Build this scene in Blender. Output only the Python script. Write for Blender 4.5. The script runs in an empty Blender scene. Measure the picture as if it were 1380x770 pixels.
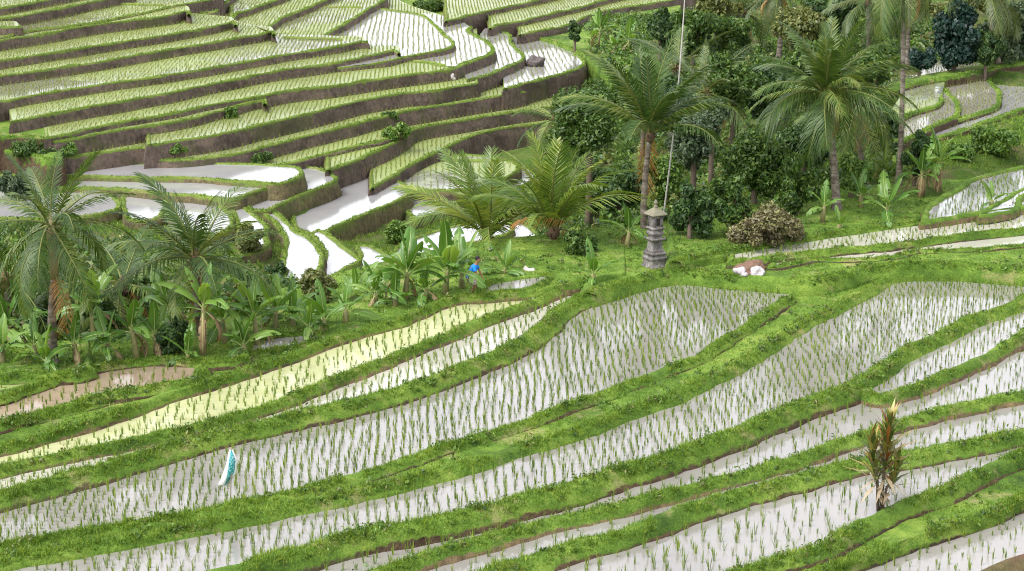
import bpy, bmesh, math, random
import numpy as np
from mathutils import Vector, Matrix, noise as mnoise

random.seed(7)
RNG = np.random.default_rng(7)
scene = bpy.context.scene
COL = scene.collection
R = math.radians

# ------------------------------------------------------------------ camera
PITCH, FPX, CAMH = R(15), 2400.0, 17.0
CP, SP = math.cos(PITCH), math.sin(PITCH)
cam = bpy.data.objects.new('camera', bpy.data.cameras.new('camera'))
COL.objects.link(cam)
cam.location = (0, 0, CAMH)
cam.rotation_euler = (R(90) - PITCH, 0, 0)
cam.data.sensor_width = 36
cam.data.lens = FPX / 1380 * 36
cam.data.clip_start = 0.5
cam.data.clip_end = 4000
scene.camera = cam


def ray(x, y):
    a, b = x - 690.0, 385.0 - y
    return Vector((a, FPX * CP + b * SP, -FPX * SP + b * CP))


def at(x, y, z):
    """where the line of sight through a photo pixel meets height z"""
    d = ray(x, y)
    t = (z - CAMH) / d.z
    return Vector((d.x * t, d.y * t, z))


def at_r(x, y, r):
    """point on that line of sight at ground distance r"""
    d = ray(x, y)
    t = r / math.hypot(d.x, d.y)
    return Vector((d.x * t, d.y * t, CAMH + d.z * t))


def proj(P):
    P = np.asarray(P, float)
    X, Y, Z = P[:, 0], P[:, 1], P[:, 2] - CAMH
    dep = Y * CP - Z * SP
    up = Y * SP + Z * CP
    return 690 + FPX * X / dep, 385 - FPX * up / dep


# ------------------------------------------------------------------ mesh helpers
def new_mesh(name, V, faces, mats, mat_idx=None, smooth=False, attr=None):
    """V (n,3); faces: list of int arrays, each (k,3) or (k,4)"""
    me = bpy.data.meshes.new(name)
    V = np.asarray(V, np.float32).reshape(-1, 3)
    faces = [np.asarray(f, np.int32) for f in faces if len(f)]
    nl = sum(f.size for f in faces)
    npoly = sum(len(f) for f in faces)
    me.vertices.add(len(V))
    me.vertices.foreach_set('co', V.ravel())
    me.loops.add(nl)
    me.loops.foreach_set('vertex_index', np.concatenate([f.ravel() for f in faces]))
    me.polygons.add(npoly)
    tot = np.concatenate([np.full(len(f), f.shape[1], np.int32) for f in faces])
    st = np.concatenate([[0], np.cumsum(tot)[:-1]]).astype(np.int32)
    me.polygons.foreach_set('loop_start', st)
    if mat_idx is not None:
        me.polygons.foreach_set('material_index', np.asarray(mat_idx, np.int32))
    if smooth:
        me.polygons.foreach_set('use_smooth', np.ones(npoly, bool))
    for m in mats:
        me.materials.append(m)
    if attr:
        for k, v in attr.items():
            a = me.attributes.new(k, 'FLOAT', 'POINT')
            a.data.foreach_set('value', np.asarray(v, np.float32))
    me.update(calc_edges=True)
    me.validate()
    return me


class MB:
    def __init__(s):
        s.V = []; s.F3 = []; s.F4 = []; s.n = 0; s.m3 = []; s.m4 = []

    def add(s, V, F, mi=0):
        V = np.asarray(V, float).reshape(-1, 3)
        for f in F:
            if len(f) == 3:
                s.F3.append([i + s.n for i in f]); s.m3.append(mi)
            elif len(f) == 4:
                s.F4.append([i + s.n for i in f]); s.m4.append(mi)
            else:
                for k in range(1, len(f) - 1):
                    s.F3.append([f[0] + s.n, f[k] + s.n, f[k + 1] + s.n]); s.m3.append(mi)
        s.V.append(V); s.n += len(V)

    def tube(s, pts, rad, sides=8, mi=0, cap=True, sq=None):
        pts = [Vector(p) for p in pts]
        V = []; n = len(pts)
        ref = Vector((0, 1, 0))
        for i, p in enumerate(pts):
            t = (pts[min(i + 1, n - 1)] - pts[max(i - 1, 0)]).normalized()
            if abs(t.dot(ref)) > .95: ref = Vector((1, 0, 0))
            a = t.cross(ref).normalized(); b = t.cross(a).normalized()
            for k in range(sides):
                w = 2 * math.pi * k / sides
                V.append(p + a * (math.cos(w) * rad[i]) + b * (math.sin(w) * rad[i] * (sq or 1)))
        F = []
        for i in range(n - 1):
            for k in range(sides):
                k2 = (k + 1) % sides
                F.append((i * sides + k, i * sides + k2, (i + 1) * sides + k2, (i + 1) * sides + k))
        if cap:
            F.append(list(range(sides))[::-1]); F.append([(n - 1) * sides + k for k in range(sides)])
        s.add(V, F, mi)

    def rings(s, rows, mi=0, cap=True):
        """rows: list of equal-length closed rings"""
        k = len(rows[0]); V = [p for r in rows for p in r]; F = []
        for i in range(len(rows) - 1):
            for j in range(k):
                j2 = (j + 1) % k
                F.append((i * k + j, i * k + j2, (i + 1) * k + j2, (i + 1) * k + j))
        if cap:
            F.append(list(range(k))[::-1]); F.append([(len(rows) - 1) * k + j for j in range(k)])
        s.add(V, F, mi)

    def mesh(s, name, mats, smooth=False):
        V = np.concatenate(s.V)
        fs = []; mi = []
        if s.F3: fs.append(np.array(s.F3)); mi += s.m3
        if s.F4: fs.append(np.array(s.F4)); mi += s.m4
        return new_mesh(name, V, fs, mats if isinstance(mats, (list, tuple)) else [mats], mi, smooth)


def link(name, me, parent=None, loc=(0, 0, 0), rot=(0, 0, 0), scale=1.0):
    o = bpy.data.objects.new(name, me)
    COL.objects.link(o)
    o.location = loc; o.rotation_euler = rot
    o.scale = (scale,) * 3 if not isinstance(scale, (tuple, list)) else scale
    if parent: o.parent = parent
    return o


def tag(o, label, cat, group=None, kind=None):
    if label: o['label'] = label
    if cat: o['category'] = cat
    if group: o['group'] = group
    if kind: o['kind'] = kind
    return o


def empty(name, loc, label, cat, group=None, rz=0):
    o = bpy.data.objects.new(name, None)
    COL.objects.link(o)
    o.location = loc; o.rotation_euler = (0, 0, rz)
    o.empty_display_size = .2
    return tag(o, label, cat, group)


# ------------------------------------------------------------------ materials
class NT:
    def __init__(s, name):
        s.m = bpy.data.materials.new(name); s.m.use_nodes = True
        s.t = s.m.node_tree; s.t.nodes.clear()
        s.out = s.t.nodes.new('ShaderNodeOutputMaterial')

    def n(s, typ, **kw):
        nd = s.t.nodes.new(typ)
        for k, v in kw.items():
            if k.startswith('_'): setattr(nd, k[1:], v)
            else:
                key = int(k[1:]) if k[0] == 'i' and k[1:].isdigit() else k.replace('_', ' ')
                if hasattr(v, 'is_output'): s.t.links.new(v, nd.inputs[key])
                else: nd.inputs[key].default_value = v
        return nd

    def noise(s, scale, detail=3, rough=.55, vec=None, dist=0):
        nd = s.n('ShaderNodeTexNoise', Scale=scale, Detail=detail, Roughness=rough, Distortion=dist)
        if vec is None:
            vec = s.pos()
        s.t.links.new(vec, nd.inputs['Vector'])
        return nd.outputs[0]

    def pos(s):
        if not hasattr(s, '_p'): s._p = s.n('ShaderNodeNewGeometry')
        return s._p.outputs['Position']

    def geo(s, k):
        s.pos(); return s._p.outputs[k]

    def ramp(s, fac, stops):
        nd = s.n('ShaderNodeValToRGB'); e = nd.color_ramp.elements
        while len(e) < len(stops): e.new(.5)
        for i, (p, c) in enumerate(stops):
            e[i].position = p
            e[i].color = (*c, 1) if not isinstance(c, (int, float)) else (c, c, c, 1)
        s.t.links.new(fac, nd.inputs[0]); return nd.outputs[0]

    def mix(s, fac, a, b, mode='MIX'):
        nd = s.n('ShaderNodeMix', _data_type='RGBA', _blend_type=mode)
        for idx, v in ((0, fac), (6, a), (7, b)):
            if hasattr(v, 'is_output'): s.t.links.new(v, nd.inputs[idx])
            else:
                nd.inputs[idx].default_value = v if idx == 0 else (*v, 1)
        return nd.outputs[2]

    def math(s, op, a, b=0.0, clamp=False):
        nd = s.n('ShaderNodeMath', _operation=op, _use_clamp=clamp)
        for i, v in enumerate((a, b)):
            if hasattr(v, 'is_output'): s.t.links.new(v, nd.inputs[i])
            else: nd.inputs[i].default_value = v
        return nd.outputs[0]

    def bump(s, h, strength=.4, dist=.05):
        nd = s.n('ShaderNodeBump', Strength=strength, Distance=dist)
        s.t.links.new(h, nd.inputs['Height']); return nd.outputs[0]

    def pbsdf(s, col, rough=.8, spec=.3, normal=None, **kw):
        nd = s.n('ShaderNodeBsdfPrincipled')
        for k, v in (('Base Color', col), ('Roughness', rough), ('Specular IOR Level', spec)) + tuple(kw.items()):
            if hasattr(v, 'is_output'): s.t.links.new(v, nd.inputs[k])
            else: nd.inputs[k].default_value = (*v, 1) if isinstance(v, tuple) and len(v) == 3 else v
        if normal: s.t.links.new(normal, nd.inputs['Normal'])
        return nd.outputs[0]

    def done(s, sh):
        s.t.links.new(sh, s.out.inputs[0]); return s.m


def m_plain(name, col, rough=.7, var=.25, scale=6, spec=.3, bump=.2):
    t = NT(name)
    n = t.noise(scale, 5)
    c = t.mix(n, tuple(x * (1 - var) for x in col), tuple(min(1, x * (1 + var)) for x in col))
    return t.done(t.pbsdf(c, rough, spec, t.bump(n, bump, .02)))


def m_leaf(name, c1, c2, c3=None, transl=.3, rough=.45, obj_rand=False, clump=1.3, spec=.4, wave=None):
    """two-sided leaf: colour varies per leaf, per clump and per plant"""
    t = NT(name)
    ri = t.geo('Random Per Island')
    n = t.noise(clump, 2)
    f = t.math('ADD', t.math('MULTIPLY', ri, .55), t.math('MULTIPLY', n, .6))
    if obj_rand:
        oi = t.n('ShaderNodeObjectInfo')
        f = t.math('ADD', t.math('MULTIPLY', f, .6), t.math('MULTIPLY', oi.outputs['Random'], .42))
    stops = [(.22, c1), (.62, c2)]
    if c3: stops.append((.88, c3))
    c = t.ramp(f, stops)
    p = t.pbsdf(c, rough, spec)
    tr = t.n('ShaderNodeBsdfTranslucent')
    tc = t.mix(1.0, c, (1.25, 1.15, .6), 'MULTIPLY')
    t.t.links.new(tc, tr.inputs[0])
    mx = t.n('ShaderNodeMixShader'); mx.inputs[0].default_value = transl
    t.t.links.new(p, mx.inputs[1]); t.t.links.new(tr.outputs[0], mx.inputs[2])
    return t.done(mx.outputs[0])


GR1, GR2, GR3 = (.026, .055, .009), (.09, .165, .021), (.22, .30, .052)


def grass_color(t):
    a = t.noise(.35, 3); b = t.noise(2.2, 4); c = t.noise(14, 3, .7)
    f = t.math('ADD', t.math('MULTIPLY', a, .45), t.math('ADD', t.math('MULTIPLY', b, .3), t.math('MULTIPLY', c, .3)))
    g = t.ramp(f, [(.36, GR1), (.52, GR2), (.68, GR3)])
    dry = t.ramp(t.noise(.8, 5, .65), [(.56, 0.0), (.70, .75)])
    return t.mix(dry, g, (.30, .26, .12)), c


def soil_color(t, base=(.135, .088, .070)):
    a = t.noise(.5, 3); b = t.noise(4, 5, .65)
    mp = t.n('ShaderNodeMapping'); t.t.links.new(t.pos(), mp.inputs[0])
    mp.inputs['Scale'].default_value = (5, 5, .8)
    s = t.noise(1.0, 4, .6, mp.outputs[0])
    f = t.math('ADD', t.math('MULTIPLY', a, .3), t.math('ADD', t.math('MULTIPLY', b, .4), t.math('MULTIPLY', s, .3)))
    d = tuple(x * .45 for x in base); l = (base[0] * 1.75, base[1] * 1.7, base[2] * 1.55)
    return t.ramp(f, [(.36, d), (.5, base), (.66, l)]), b


def m_bank(name, base, thr=.5, band=.25, rim=None):
    """grass on top, bare earth where the loft's 'soil' value says so, with ragged border"""
    t = NT(name)
    g, gb = grass_color(t); s, sb = soil_color(t, base)
    moss = t.ramp(t.noise(.3, 4, .6), [(.52, 0.0), (.64, .65)])
    s = t.mix(moss, s, (.075, .085, .032))
    damp = t.ramp(t.noise(.45, 3, .6), [(.36, .6), (.46, 0.0)])
    s = t.mix(damp, s, (.05, .036, .03))
    at_ = t.n('ShaderNodeAttribute', _attribute_name='soil').outputs['Fac']
    big = t.noise(.4, 3); sm = t.noise(3.5, 4, .7)
    f = t.math('ADD', at_, t.math('ADD', t.math('MULTIPLY', t.math('SUBTRACT', big, .5), .8), t.math('MULTIPLY', t.math('SUBTRACT', sm, .5), .9)))
    if rim: g = t.mix(.45, g, rim)
    k = t.ramp(f, [(max(thr, 0), 0.0 if thr >= 0 else 1.0), (max(thr, 0) + band, 1.0)])
    return t.done(t.pbsdf(t.mix(k, g, s), .9, .15, t.bump(t.math('ADD', gb, sb), .9, .06)))


def m_water(name, mud, film=None, film_amt=.5, film_scale=.12, rough=.05, film_rough=.35, ior=1.36):
    t = NT(name)
    n = t.noise(.35, 4); sp = t.noise(5, 5, .7)
    base = t.mix(n, tuple(x * .75 for x in mud), tuple(x * 1.3 for x in mud))
    # lumps of mud that break the surface
    lump = t.ramp(t.math('ADD', t.math('MULTIPLY', t.noise(.9, 4, .6), .6), t.math('MULTIPLY', sp, .4)), [(.62, 0.0), (.70, 1.0)])
    rg = t.math('ADD', rough, t.math('MULTIPLY', lump, .45))
    if film:
        fn = t.math('ADD', t.math('MULTIPLY', t.noise(film_scale, 3), .7), t.math('MULTIPLY', t.noise(1.4, 4, .65), .3))
        k = t.ramp(fn, [(.5 - .35 * (film_amt - .5) - .08, 1.0), (.5 - .35 * (film_amt - .5) + .08 + (film_amt - .5) * .7, 0.0)])
        k = t.math('MULTIPLY', t.math('SUBTRACT', 1.0, k) if False else k, 1.0)
        base = t.mix(k, base, film)
        rg = t.math('ADD', rg, t.math('MULTIPLY', k, film_rough))
    base = t.mix(t.math('MULTIPLY', lump, .75), base, tuple(x * .8 for x in mud))
    mp = t.n('ShaderNodeMapping'); t.t.links.new(t.pos(), mp.inputs[0]); mp.inputs['Scale'].default_value = (2.2, .9, 1)
    w = t.noise(2.0, 3, .6, mp.outputs[0])
    h = t.math('ADD', t.math('MULTIPLY', w, .2), t.math('MULTIPLY', lump, .6))
    return t.done(t.pbsdf(base, rg, .5, t.bump(h, .10, .02), IOR=ior))


WATER = {
    'clear': m_water('flooded paddy water', (.235, .22, .20), rough=.08, ior=1.75),
    'bright': m_water('bright still water', (.27, .265, .26), rough=.09, ior=1.8),
    'cream': m_water('pale cream water', (.40, .385, .32), rough=.1, ior=1.6),
    'mud': m_water('muddy pink water', (.27, .205, .145), rough=.1, ior=1.5),
    'yellow': m_water('pale yellow water', (.38, .39, .20), (.47, .48, .26), .55, .2, .06, .15, ior=1.5),
    'green': m_water('algae green water', (.22, .25, .12), (.22, .275, .075), .85, .09, .1, .5, ior=1.42),
    'mixed': m_water('half green water', (.20, .205, .17), (.22, .27, .08), .42, .1, .08, .4, ior=1.7),
}
M_BANK_NEAR = m_bank('grassy paddy bank', (.075, .05, .03), .50, .16)
M_BANK_BROWN = m_bank('earth paddy bank', (.15, .11, .06), .36, .22)
M_WALL = m_bank('terrace earth wall', (.125, .094, .076), .33, .12, (.17, .205, .05))
M_WALL_OLIVE = m_bank('mossy terrace wall', (.125, .105, .055), .36, .3, (.15, .175, .045))


def m_lawn():
    t = NT('short grass'); g, b = grass_color(t)
    return t.done(t.pbsdf(g, .9, .15, t.bump(b, .8, .05)))


def m_ground():
    t = NT('valley ground'); g, b = grass_color(t); s, sb = soil_color(t, (.11, .08, .05))
    k = t.ramp(t.noise(.25, 4, .6), [(.5, 0.0), (.62, 1.0)])
    g = t.mix(.55, g, (.025, .045, .012))
    return t.done(t.pbsdf(t.mix(t.math('MULTIPLY', k, .6), g, s), .95, .1, t.bump(b, .8, .1)))


M_BANK_LUSH = m_bank('lush grassy bank', (.10, .066, .04), 1.0, .2)
M_MUD = m_bank('bare mud bank', (.16, .09, .055), -1.5, .2)
M_LAWN = m_lawn(); M_GROUND = m_ground()

# ------------------------------------------------------------------ terraces
CTRL = []          # control points (x, y, z) that the base terrain runs through
SLABS = []


def smooth_line(P, closed=False, ds=.6):
    """Catmull-Rom through 2-D points, evenly resampled"""
    P = [np.array(p[:2], float) for p in P]
    n = len(P); out = []
    for i in range(n - 1):
        p0 = P[i - 1] if i > 0 else 2 * P[0] - P[1]
        p1, p2 = P[i], P[i + 1]
        p3 = P[i + 2] if i + 2 < n else 2 * P[-1] - P[-2]
        k = max(2, int(np.linalg.norm(p2 - p1) / ds))
        # centripetal-like: limit tangents by the segment length
        L = np.linalg.norm(p2 - p1) + 1e-6
        m1 = (p2 - p0) * .5; m2 = (p3 - p1) * .5
        for m in (m1, m2):
            l = np.linalg.norm(m)
            if l > L: m *= L / l
        for j in range(k):
            t = j / k
            out.append((2 * t**3 - 3 * t**2 + 1) * p1 + (t**3 - 2 * t**2 + t) * m1 + (-2 * t**3 + 3 * t**2) * p2 + (t**3 - t**2) * m2)
    out.append(P[-1])
    return np.array(out)


def normals2(P):
    if len(P) > 8 and np.linalg.norm(P[0] - P[-1]) < 1e-6:      # closed loop
        return normals2(np.concatenate([P[-6:-1], P, P[1:6]]))[5:-5]
    t = np.gradient(P, axis=0)
    t /= np.linalg.norm(t, axis=1)[:, None] + 1e-9
    for _ in range(2):
        t[1:-1] = (t[:-2] + t[1:-1] * 2 + t[2:]) / 4
    t /= np.linalg.norm(t, axis=1)[:, None] + 1e-9
    return np.stack([t[:, 1], -t[:, 0]], 1)


def nz(x, y, z, s):
    return mnoise.noise((x * s, y * s, z * s))


def loft_bank(name, rim, z, profile, mat, amp=.08, seed=0.0, fade=(0, 0), nfront=None):
    """sweep a cross-section (outward offset, height, soil) along the rim"""
    N = normals2(rim); n = len(rim); k = len(profile)
    V = np.zeros((n, k, 3)); S = np.zeros((n, k))
    arc = np.concatenate([[0], np.cumsum(np.linalg.norm(np.diff(rim, axis=0), axis=1))])
    top = max(p[1] for p in profile)
    for i in range(n):
        x, y = rim[i]
        f = 1.0
        if fade[0]: f = min(f, arc[i] / fade[0])
        if fade[1]: f = min(f, (arc[-1] - arc[i]) / fade[1])
        if nfront and i >= nfront: f = max(0.0, 1 - min(arc[i] - arc[nfront - 1], arc[-1] - arc[i]) / 1.2)
        f = f * f * (3 - 2 * f)
        la = nz(x, y, seed, .35) * amp * 1.6 + nz(x, y, seed + 5, 1.3) * amp
        lz = nz(x, y, seed + 9, .6) * amp * .7 + nz(x, y, seed + 3, 2.1) * amp * .5
        for j, (o, dz, so) in enumerate(profile):
            inn = 1 if 0 < j < k - 1 else .3
            jx = nz(x + o * 3, y, dz * 3 + seed, 1.8) * amp * .9 + nz(x, y + o * 2, dz * 5 + seed, 4.0) * amp * .5
            oo = o + (la + jx) * inn
            oo *= .35 + .65 * f
            V[i, j] = (x + N[i, 0] * oo, y + N[i, 1] * oo, z + dz + (lz * inn if dz > -.05 else 0) - (1 - f) * (top + (.5 if not nfront else .02)))
            S[i, j] = so
    idx = np.arange(n * k).reshape(n, k)
    F = np.stack([idx[:-1, :-1], idx[:-1, 1:], idx[1:, 1:], idx[1:, :-1]], -1).reshape(-1, 4)
    me = new_mesh(name, V.reshape(-1, 3), [F], [mat], None, True, {'soil': S.ravel()})
    o = link(name, me)
    o['kind'] = 'structure'
    return o, V


def bank_profile(st, hb, wi, wo):
    T = hb + st
    return [(-wi - .1, -.25, .6), (-wi, -.02, .55), (-.8 * wi, .5 * hb, .1), (-.4 * wi, .92 * hb, -.1), (0, hb, -.2),
            (.2 * wo, hb - .08 * T, -.15), (.42 * wo, hb - .27 * T, -.05), (.64 * wo, hb - .52 * T, .18), (.84 * wo, hb - .78 * T, .55),
            (wo, hb - T - .03, .85), (wo + .08, hb - T - .5, .9)]


def wall_profile(st, hb, wi=.2, wo=.13):
    return [(-wi, -.15, 0), (-.75 * wi, .5 * hb, -.1), (-.3 * wi, .95 * hb, -.25), (0, hb, -.3), (.5 * wo, .8 * hb, -.2), (.8 * wo, .55 * hb - .02, .1), (wo, .4 * hb - .12, .5),
            (wo + .05 * st, -.3 * st, .62), (wo + .12 * st, -.6 * st, .72), (wo + .2 * st, -st, .8), (wo + .25 * st, -st - 1.4, .9)]


def slab(z, rim, back=None, L=8, st=.15, hb=.2, wi=.3, wo=.55, top='clear', style='bank', mat=None,
         rice=None, ctrl=.7, ds=None, allb=False, amp=None, grass=0.0, ang=.05):
    far = style == 'wall'
    rim = list(rim)                      # let the strips run on well past the sides of the view
    if rim[-1][0] >= 1500:
        (xa, ya), (xb, yb) = rim[-2], rim[-1]
        rim += [(xb + d, yb + (yb - ya) / (xb - xa) * d * .7) for d in (130, 260)]
        if back: back = [(max(q[0], rim[-1][0]) if q[0] >= 1500 else q[0], q[1] if q[0] < 1500 else q[1] - 25) for q in back]
    if rim[0][0] <= -100 and not back:
        (xa, ya), (xb, yb) = rim[1], rim[0]
        rim = [(xb - d, yb + (yb - ya) / (xb - xa) * -d * .7) for d in (260, 130)] + rim
    ds = ds or (.8 if far else .3)
    R3 = [at(x, y, z + hb) for x, y in rim]
    line = smooth_line(R3, ds=ds)
    if back:
        B = [at(x, y, z) for x, y in back]
        bl = smooth_line([R3[-1]] + B + [R3[0]], ds=ds * 2)[1:-1] if not allb else None
        if allb:
            line = smooth_line(R3 + B + [R3[0]], ds=ds); poly = line[:-1]
        else:
            poly = np.concatenate([line, bl])
    else:
        d0 = line[0] / np.linalg.norm(line[0]); d1 = line[-1] / np.linalg.norm(line[-1])
        nb = 12
        bk = np.array([line[int(q)] for q in np.linspace(len(line) - 1, 0, nb)])
        bk = bk + L * np.array([b / np.linalg.norm(b) for b in bk])
        poly = np.concatenate([line, bk])
    nfront = None
    if not allb:
        nfront = len(line)
        line = np.concatenate([poly, poly[:1]])
    if far:
        hb *= .4; wi = min(wi, .26); wo = min(wo, .18)
        wi *= .75; wo *= .8
    if not far: wo *= .64; hb *= .85; wi *= .85
    prof = wall_profile(st, hb, wi, wo) if far else bank_profile(st, hb, wi, wo)
    if mat is None: mat = M_WALL if far else M_BANK_NEAR
    if amp is None: amp = .085 if far else .085
    bo, V = loft_bank('terrace_bank', line, z, prof, mat, amp, z * 3.1, (0, 0), nfront)
    line = poly
    # level top
    me = bpy.data.meshes.new('paddy_water' if top != 'grass' else 'lawn')
    me.from_pydata([(p[0], p[1], z) for p in poly], [], [list(range(len(poly)))])
    me.materials.append(M_LAWN if top == 'grass' else WATER[top])
    me.update()
    w = link('paddy_water' if top != 'grass' else 'lawn', me); w['kind'] = 'structure'
    N = normals2(line)
    nl = len(line)
    if N.shape[0] != nl: N = N[:nl]
    foot = poly.copy(); foot[:nl] += N * (wo + (.03 if not far else .25 * st))
    inner = poly.copy(); inner[:nl] -= N * (wi + .1)
    s = dict(z=z, poly=poly, foot=foot, inner=inner, V=V[:nfront] if nfront else V, line=line, rice=rice, top=top, far=far, grass=grass, ang=ang)
    SLABS.append(s)
    for p in line[:: max(1, len(line) // 14)]:
        q = p * 1.01
        CTRL.append((q[0], q[1], z - ctrl))
    for p in poly[nl:][:: max(1, (len(poly) - nl) // 8)]:
        CTRL.append((p[0], p[1], z - ctrl))
    return s


def bund(z, pts, w=.35, hb=.2, mat=None, ds=.6, drop=.2, end=None):
    line = smooth_line([at(x, y, z + hb) for x, y in pts], ds=ds)
    pr = [(-w - .1, -drop, .4), (-w, 0, .2), (-.6 * w, .7 * hb, -.1), (0, hb, -.3), (.6 * w, .7 * hb, 0), (w, 0, .5), (w + .1, -drop - .2, .8)]
    bo, V = loft_bank('terrace_bank', line, z, pr, mat or M_BANK_NEAR, .05, z, (.8, .8))
    return line, V


# ---- foreground, from the nearest strip to the ridge
slab(-1.6, [(1000, 890), (1150, 848), (1250, 812), (1300, 790), (1324, 771), (1380, 751), (1450, 725), (1520, 700)], L=9, rice=(.36, .3, .75), st=.2, hb=.14, mat=M_MUD, wo=.8)
slab(-1.3, [(800, 890), (900, 850), (980, 822), (1060, 788), (1100, 770), (1180, 740), (1256, 714), (1320, 693), (1380, 668), (1450, 640), (1520, 612)], L=6, top='grass', st=.3, hb=.06, wo=.3, grass=1)
slab(-1.13, [(620, 890), (740, 856), (820, 830), (900, 802), (990, 771), (1060, 746), (1112, 728), (1165, 702), (1213, 678), (1305, 642), (1380, 606), (1450, 578), (1520, 550)], L=7,
     rice=(.42, .36, .92), st=.16, hb=.2, wo=.6, grass=1)
slab(-1.0, [(300, 880), (420, 842), (520, 812), (640, 775), (671, 763), (748, 737), (845, 711), (920, 681), (1016, 652), (1110, 630), (1150, 620), (1199, 613), (1290, 595), (1380, 576), (1450, 558), (1520, 540)],
     L=5, rice=(.40, .34, .9), st=.13, hb=.26, wi=.35, wo=.75, grass=1)
slab(-.9, [(200, 860), (300, 828), (380, 802), (480, 775), (508, 766), (604, 737), (700, 709), (796, 684), (920, 654), (1040, 623), (1146, 590), (1218, 563), (1290, 545), (1380, 526), (1450, 508), (1520, 490)],
     L=5, rice=(.38, .32, .9), st=.1, hb=.22, wi=.3, wo=.55, mat=M_BANK_BROWN, grass=.7)
slab(-.72, [(1160, 516), (1172, 527), (1186, 530), (1213, 523), (1266, 502), (1338, 472), (1380, 447), (1450, 412), (1520, 380)], L=5, rice=(.34, .32, .9), st=.18, hb=.22, wo=.5, mat=M_BANK_BROWN, grass=.8)
slab(-.6, [(-200, 862), (-60, 838), (60, 818), (178, 793), (270, 773), (360, 748), (460, 719), (560, 701), (652, 681), (796, 640), (920, 603), (1040, 554), (1120, 527), (1160, 508), (1199, 481), (1237, 461), (1305, 429), (1380, 399), (1450, 370), (1520, 342)],
     L=13, rice=(.27, .3, .95), st=.28, hb=.24, wi=.35, wo=.75, grass=1.2)
slab(-.52, [(-120, 774), (-60, 762), (0, 750), (192, 716), (336, 690), (460, 664), (604, 628), (700, 598), (796, 568), (920, 524), (1016, 474), (1089, 428), (1156, 394), (1207, 365), (1244, 353), (1300, 353), (1380, 363), (1450, 374), (1520, 386)],
     L=9, top='grass', st=.1, hb=.2, wi=.4, wo=.6, grass=1.2, mat=M_BANK_LUSH)
slab(-.45, [(-120, 752), (-60, 743), (0, 733), (120, 712), (336, 674), (460, 644), (604, 597), (748, 549), (920, 486), (1000, 440), (1040, 415), (1062, 398)],
     [(1066, 390), (1045, 383), (1000, 366), (900, 358), (800, 385), (700, 438), (600, 486), (460, 528), (300, 566), (0, 648), (-60, 664), (-120, 678)], st=.08, hb=.18, wi=.3, wo=.5, rice=(.245, .29, .96), grass=1.2)
slab(-.3, [(-120, 690), (-60, 674), (0, 660), (144, 621), (288, 580), (400, 555), (460, 542), (604, 498), (700, 456), (735, 431), (760, 409), (800, 389), (840, 376)],
     L=6, top='cream', st=.17, hb=.28, wi=.4, wo=.8, rice=(.25, .28, .9), grass=1.3)
slab(-.18, [(-120, 660), (-60, 642), (0, 626), (120, 600), (240, 576), (346, 548), (460, 503), (556, 466), (640, 434), (720, 402), (764, 385), (805, 378)],
     L=7, st=.13, hb=.2, wi=.3, wo=.45, top='yellow', rice=(.28, .28, .7), mat=M_BANK_BROWN, grass=.9)
slab(-.06, [(-120, 630), (-60, 613), (0, 598), (144, 558), (288, 510), (380, 480), (460, 450), (550, 424), (604, 401), (690, 393), (756, 383), (800, 374), (840, 366)],
     L=9, st=.13, hb=.2, wi=.4, wo=.35, top='grass', mat=M_BANK_BROWN, grass=1)
slab(.0, [(-120, 600), (-60, 592), (0, 578), (120, 545), (200, 527)], L=3, top='clear', rice=(.34, .26, .6), st=.06, hb=.08, wo=.3, wi=.2, grass=1)
slab(.05, [(-120, 596), (-60, 582), (0, 567), (120, 534), (226, 515), (262, 508), (276, 500), (272, 492)], L=4, top='mud', rice=(.32, .3, .75), st=.06, hb=.2, wi=.3, wo=.5, grass=1.3)
slab(.1, [(-120, 560), (-60, 547), (0, 533), (60, 513), (120, 494), (207, 482), (270, 484), (330, 480)], L=4, top='grass', st=.05, hb=.2, wo=.35, grass=1.3)
slab(.14, [(-120, 546), (-60, 537), (0, 525), (50, 514), (90, 505)], [(90, 499), (0, 504), (-120, 512)], top='green', rice=(.34, .32, .8), st=.05, hb=.08, wi=.2, wo=.3, allb=True)
slab(.2, [(-120, 509), (-60, 507), (0, 503), (90, 499), (120, 494)], L=4, top='grass', st=.12, hb=.25, wo=.5, grass=1.3)
slab(.0, [(330, 476), (370, 470), (418, 460)], [(424, 451), (380, 454), (340, 462)], st=.1, hb=.1, wi=.2, wo=.3, top='clear', rice=(.34, .28, .6), allb=True, grass=1)
slab(.0, [(640, 396), (690, 390), (730, 381)], [(738, 372), (700, 376), (655, 384)], st=.1, hb=.1, wi=.2, wo=.3, top='clear', rice=(.34, .26, .6), allb=True, grass=1)
# ridge around the shrine and the strips to its right
slab(-.02, [(790, 394), (840, 377), (880, 367), (920, 363), (1000, 369), (1060, 373), (1102, 373), (1160, 360), (1230, 353), (1300, 353), (1380, 359), (1450, 367), (1520, 376)],
     L=9, top='grass', st=.4, hb=.12, wi=.4, wo=.6, grass=1.4, mat=M_BANK_LUSH)
slab(.05, [(1042, 360), (1075, 353), (1100, 348), (1150, 349), (1204, 344), (1235, 337), (1275, 335), (1319, 334), (1380, 328), (1450, 320), (1520, 312)], L=5, top='cream', st=.05, hb=.06, wi=.2, wo=.4, grass=.7)
slab(.2, [(985, 350), (1021, 345), (1123, 335), (1217, 325), (1258, 319), (1330, 311), (1380, 306), (1450, 298), (1520, 290)], L=5, top='cream', rice=(.3, .26, .85), st=.15, hb=.14, wi=.25, wo=.45, grass=.8)
slab(.3, [(902, 352), (930, 346), (1021, 328), (1110, 314), (1217, 299), (1300, 287), (1380, 279), (1450, 270), (1520, 261)], L=9, top='grass', st=.1, hb=.12, wi=.5, wo=.3, grass=1.3, mat=M_BANK_LUSH)
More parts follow.
